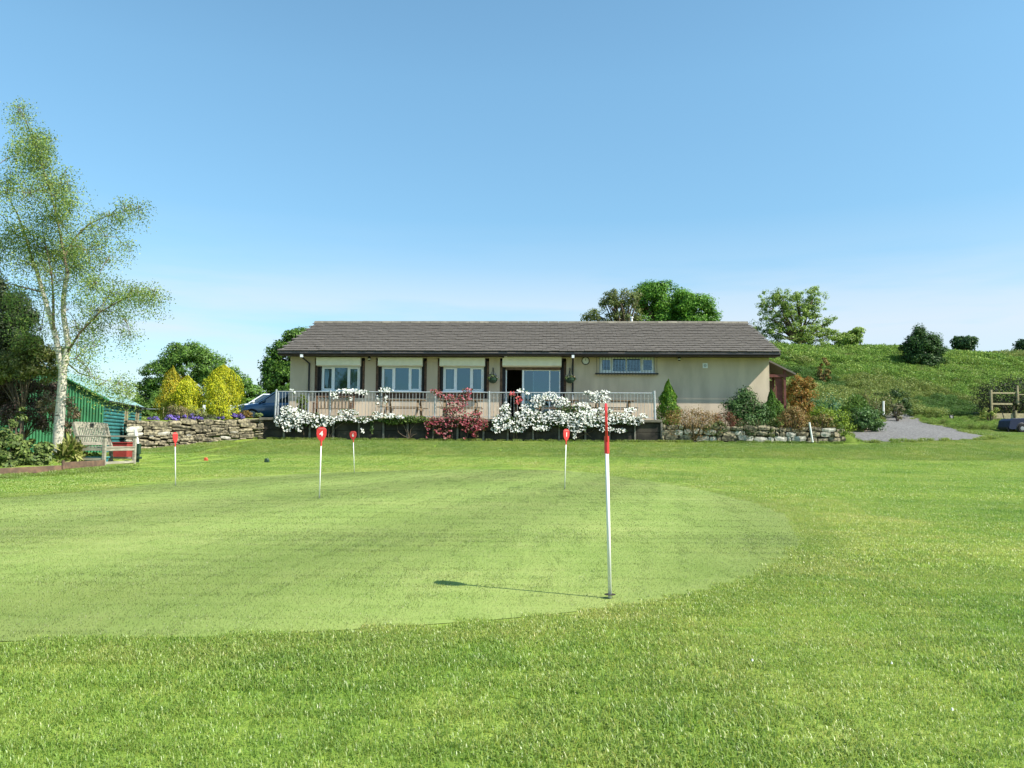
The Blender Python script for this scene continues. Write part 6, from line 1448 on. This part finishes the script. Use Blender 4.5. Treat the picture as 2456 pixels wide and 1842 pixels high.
# ragged long grass under the edging boards and along wall feet
tuft_v = []
for i in range(3):
    V, Fq, T = blades(160, .12, .05, .13, .008, 2, .7, (.8, 1.3)); tuft_v.append(nmesh('tuft_%d' % i, V, Fq, B_BANK, None, T, link=False))
tuft_c = variants_collection('tufts', tuft_v); P = []
for k in range(330):
    x = random.uniform(-9.55, 11.9); y = wall_y(x) - random.uniform(.05, .18); P.append((x, y, h(x, y), random.uniform(.4, .9)))
for k in range(200):
    px = random.uniform(-40, 330); p = onground(px, 1149 - px * .075 + random.uniform(-7, 4), 14); P.append((p.x, p.y, p.z - .01, random.uniform(.25, .75)))
for k in range(260):
    x = random.uniform(3.5, 22); y = wall_y(x) - 4.5 + .15 * mnoise.noise(Vector((x * .5, 0, 0))) + random.uniform(-.05, .05); P.append((x, y, h(x, y) - .01, random.uniform(.3, .5)))
for (ax0, ay0), (bx0, by0) in zip(DRIVE_P, np.roll(DRIVE_P, -1, 0)):
    L0 = math.hypot(bx0 - ax0, by0 - ay0)
    for k in range(int(L0 * 7)):
        t = random.random(); x = ax0 + (bx0 - ax0) * t + random.gauss(0, .14); y = ay0 + (by0 - ay0) * t + random.gauss(0, .14)
        if x > 10 and y - wall_y(x) > .2: P.append((x, y, h(x, y), random.uniform(.4, 1.3)))
P = np.array(P); scatter('grass_fringe', P[:, :3], RNG.uniform(0, 6, len(P)), P[:, 3], RNG.integers(0, 3, len(P)), tuft_c, 'uncut grass fringe along the foot of the walls and boards', 'grass')
# hill weeds
weed = []
for i, (cols, nl, lz) in enumerate((([(.17, .29, .05), (.23, .35, .07), (.13, .23, .04)], 300, .065), ([(.21, .32, .06), (.29, .38, .08), (.16, .26, .05)], 280, .06), ([(.22, .28, .07), (.27, .30, .08), (.15, .22, .05)], 260, .055), ([(.09, .17, .04), (.12, .21, .05)], 230, .075))):
    n = nl * 2; r = .5 * RNG.uniform(0, 1, n) ** .6; th = RNG.uniform(0, 2 * PI, n); u = RNG.uniform(0.05, 1, n) ** .7; Hh = .55
    c_ = np.stack([r * np.cos(th), r * np.sin(th), u * Hh * (1 - (r / .6) ** 2 * .5)], 1); nr = rand_dirs(n) + np.array([0, 0, .5]); ld = np.stack([np.cos(th), np.sin(th), np.full(n, .9)], 1) + rand_dirs(n) * .6
    V, Fq = leaf_quads(c_, nr, lz * 1.5 * RNG.uniform(.6, 1.3, n), .38, ld); weed.append(nmesh('weed_%d' % i, V, Fq, LEAF, None, np.repeat(pal(n, cols), 4, 0), link=False))
weed_c = variants_collection('weeds', weed); P = []; idx = []
for k in range(9000):
    y = random.uniform(45, 74); x = random.uniform(10, 52)
    if x > y * .70 + 3 or x < y * .27: continue
    ed_ = 47 + 4 * mnoise.noise(Vector((x * .15, 0, 0))) + (1.5 if x > 26 else 0)
    if y < ed_: continue
    if inpoly(DRIVE_P, np.array([x]), np.array([y]))[0]: continue
    nv_ = mnoise.noise(Vector((x * .16, y * .16, 3))); nz2 = mnoise.noise(Vector((x * .07, y * .07, 8)))
    P.append((x, y, h(x, y) - .05, (1.15 + .9 * nv_ + (.55 * random.random() if y > 60 else 0)) * random.uniform(.7, 1.2))); idx.append(3 if nv_ < -.28 else 2 if nz2 > .10 else random.randrange(0, 2) if random.random() < .9 else 2)
P = np.array(P); P[:, 3] = np.clip(P[:, 3], .45, 2.8)
scatter('hill_weeds', P[:, :3], RNG.uniform(0, 6, len(P)), P[:, 3], idx, weed_c, 'tall green bracken and weeds covering the hill slope', 'weeds')
# lower verge grass beside the drive
P = []
for k in range(2600):
    y = random.uniform(30, 49); x = random.uniform(14, 38)
    if x > y * .70 + 2: continue
    if inpoly(DRIVE_P, np.array([x]), np.array([y]))[0]: continue
    p_ = mnoise.noise(Vector((x * .4, y * .4, 2)))
    if y < 36 or (x > 19.5 and y < 41): continue
    else: s = .45 + .35 * p_
    P.append((x, y, h(x, y) - .02, max(.2, s)))
P = np.array(P); idx = [random.choice((0, 1, 1, 2)) for _ in P]
scatter('verge_weeds', P[:, :3], RNG.uniform(0, 6, len(P)), P[:, 3], idx, weed_c, 'low uneven grass and weeds beside the gravel drive', 'weeds')
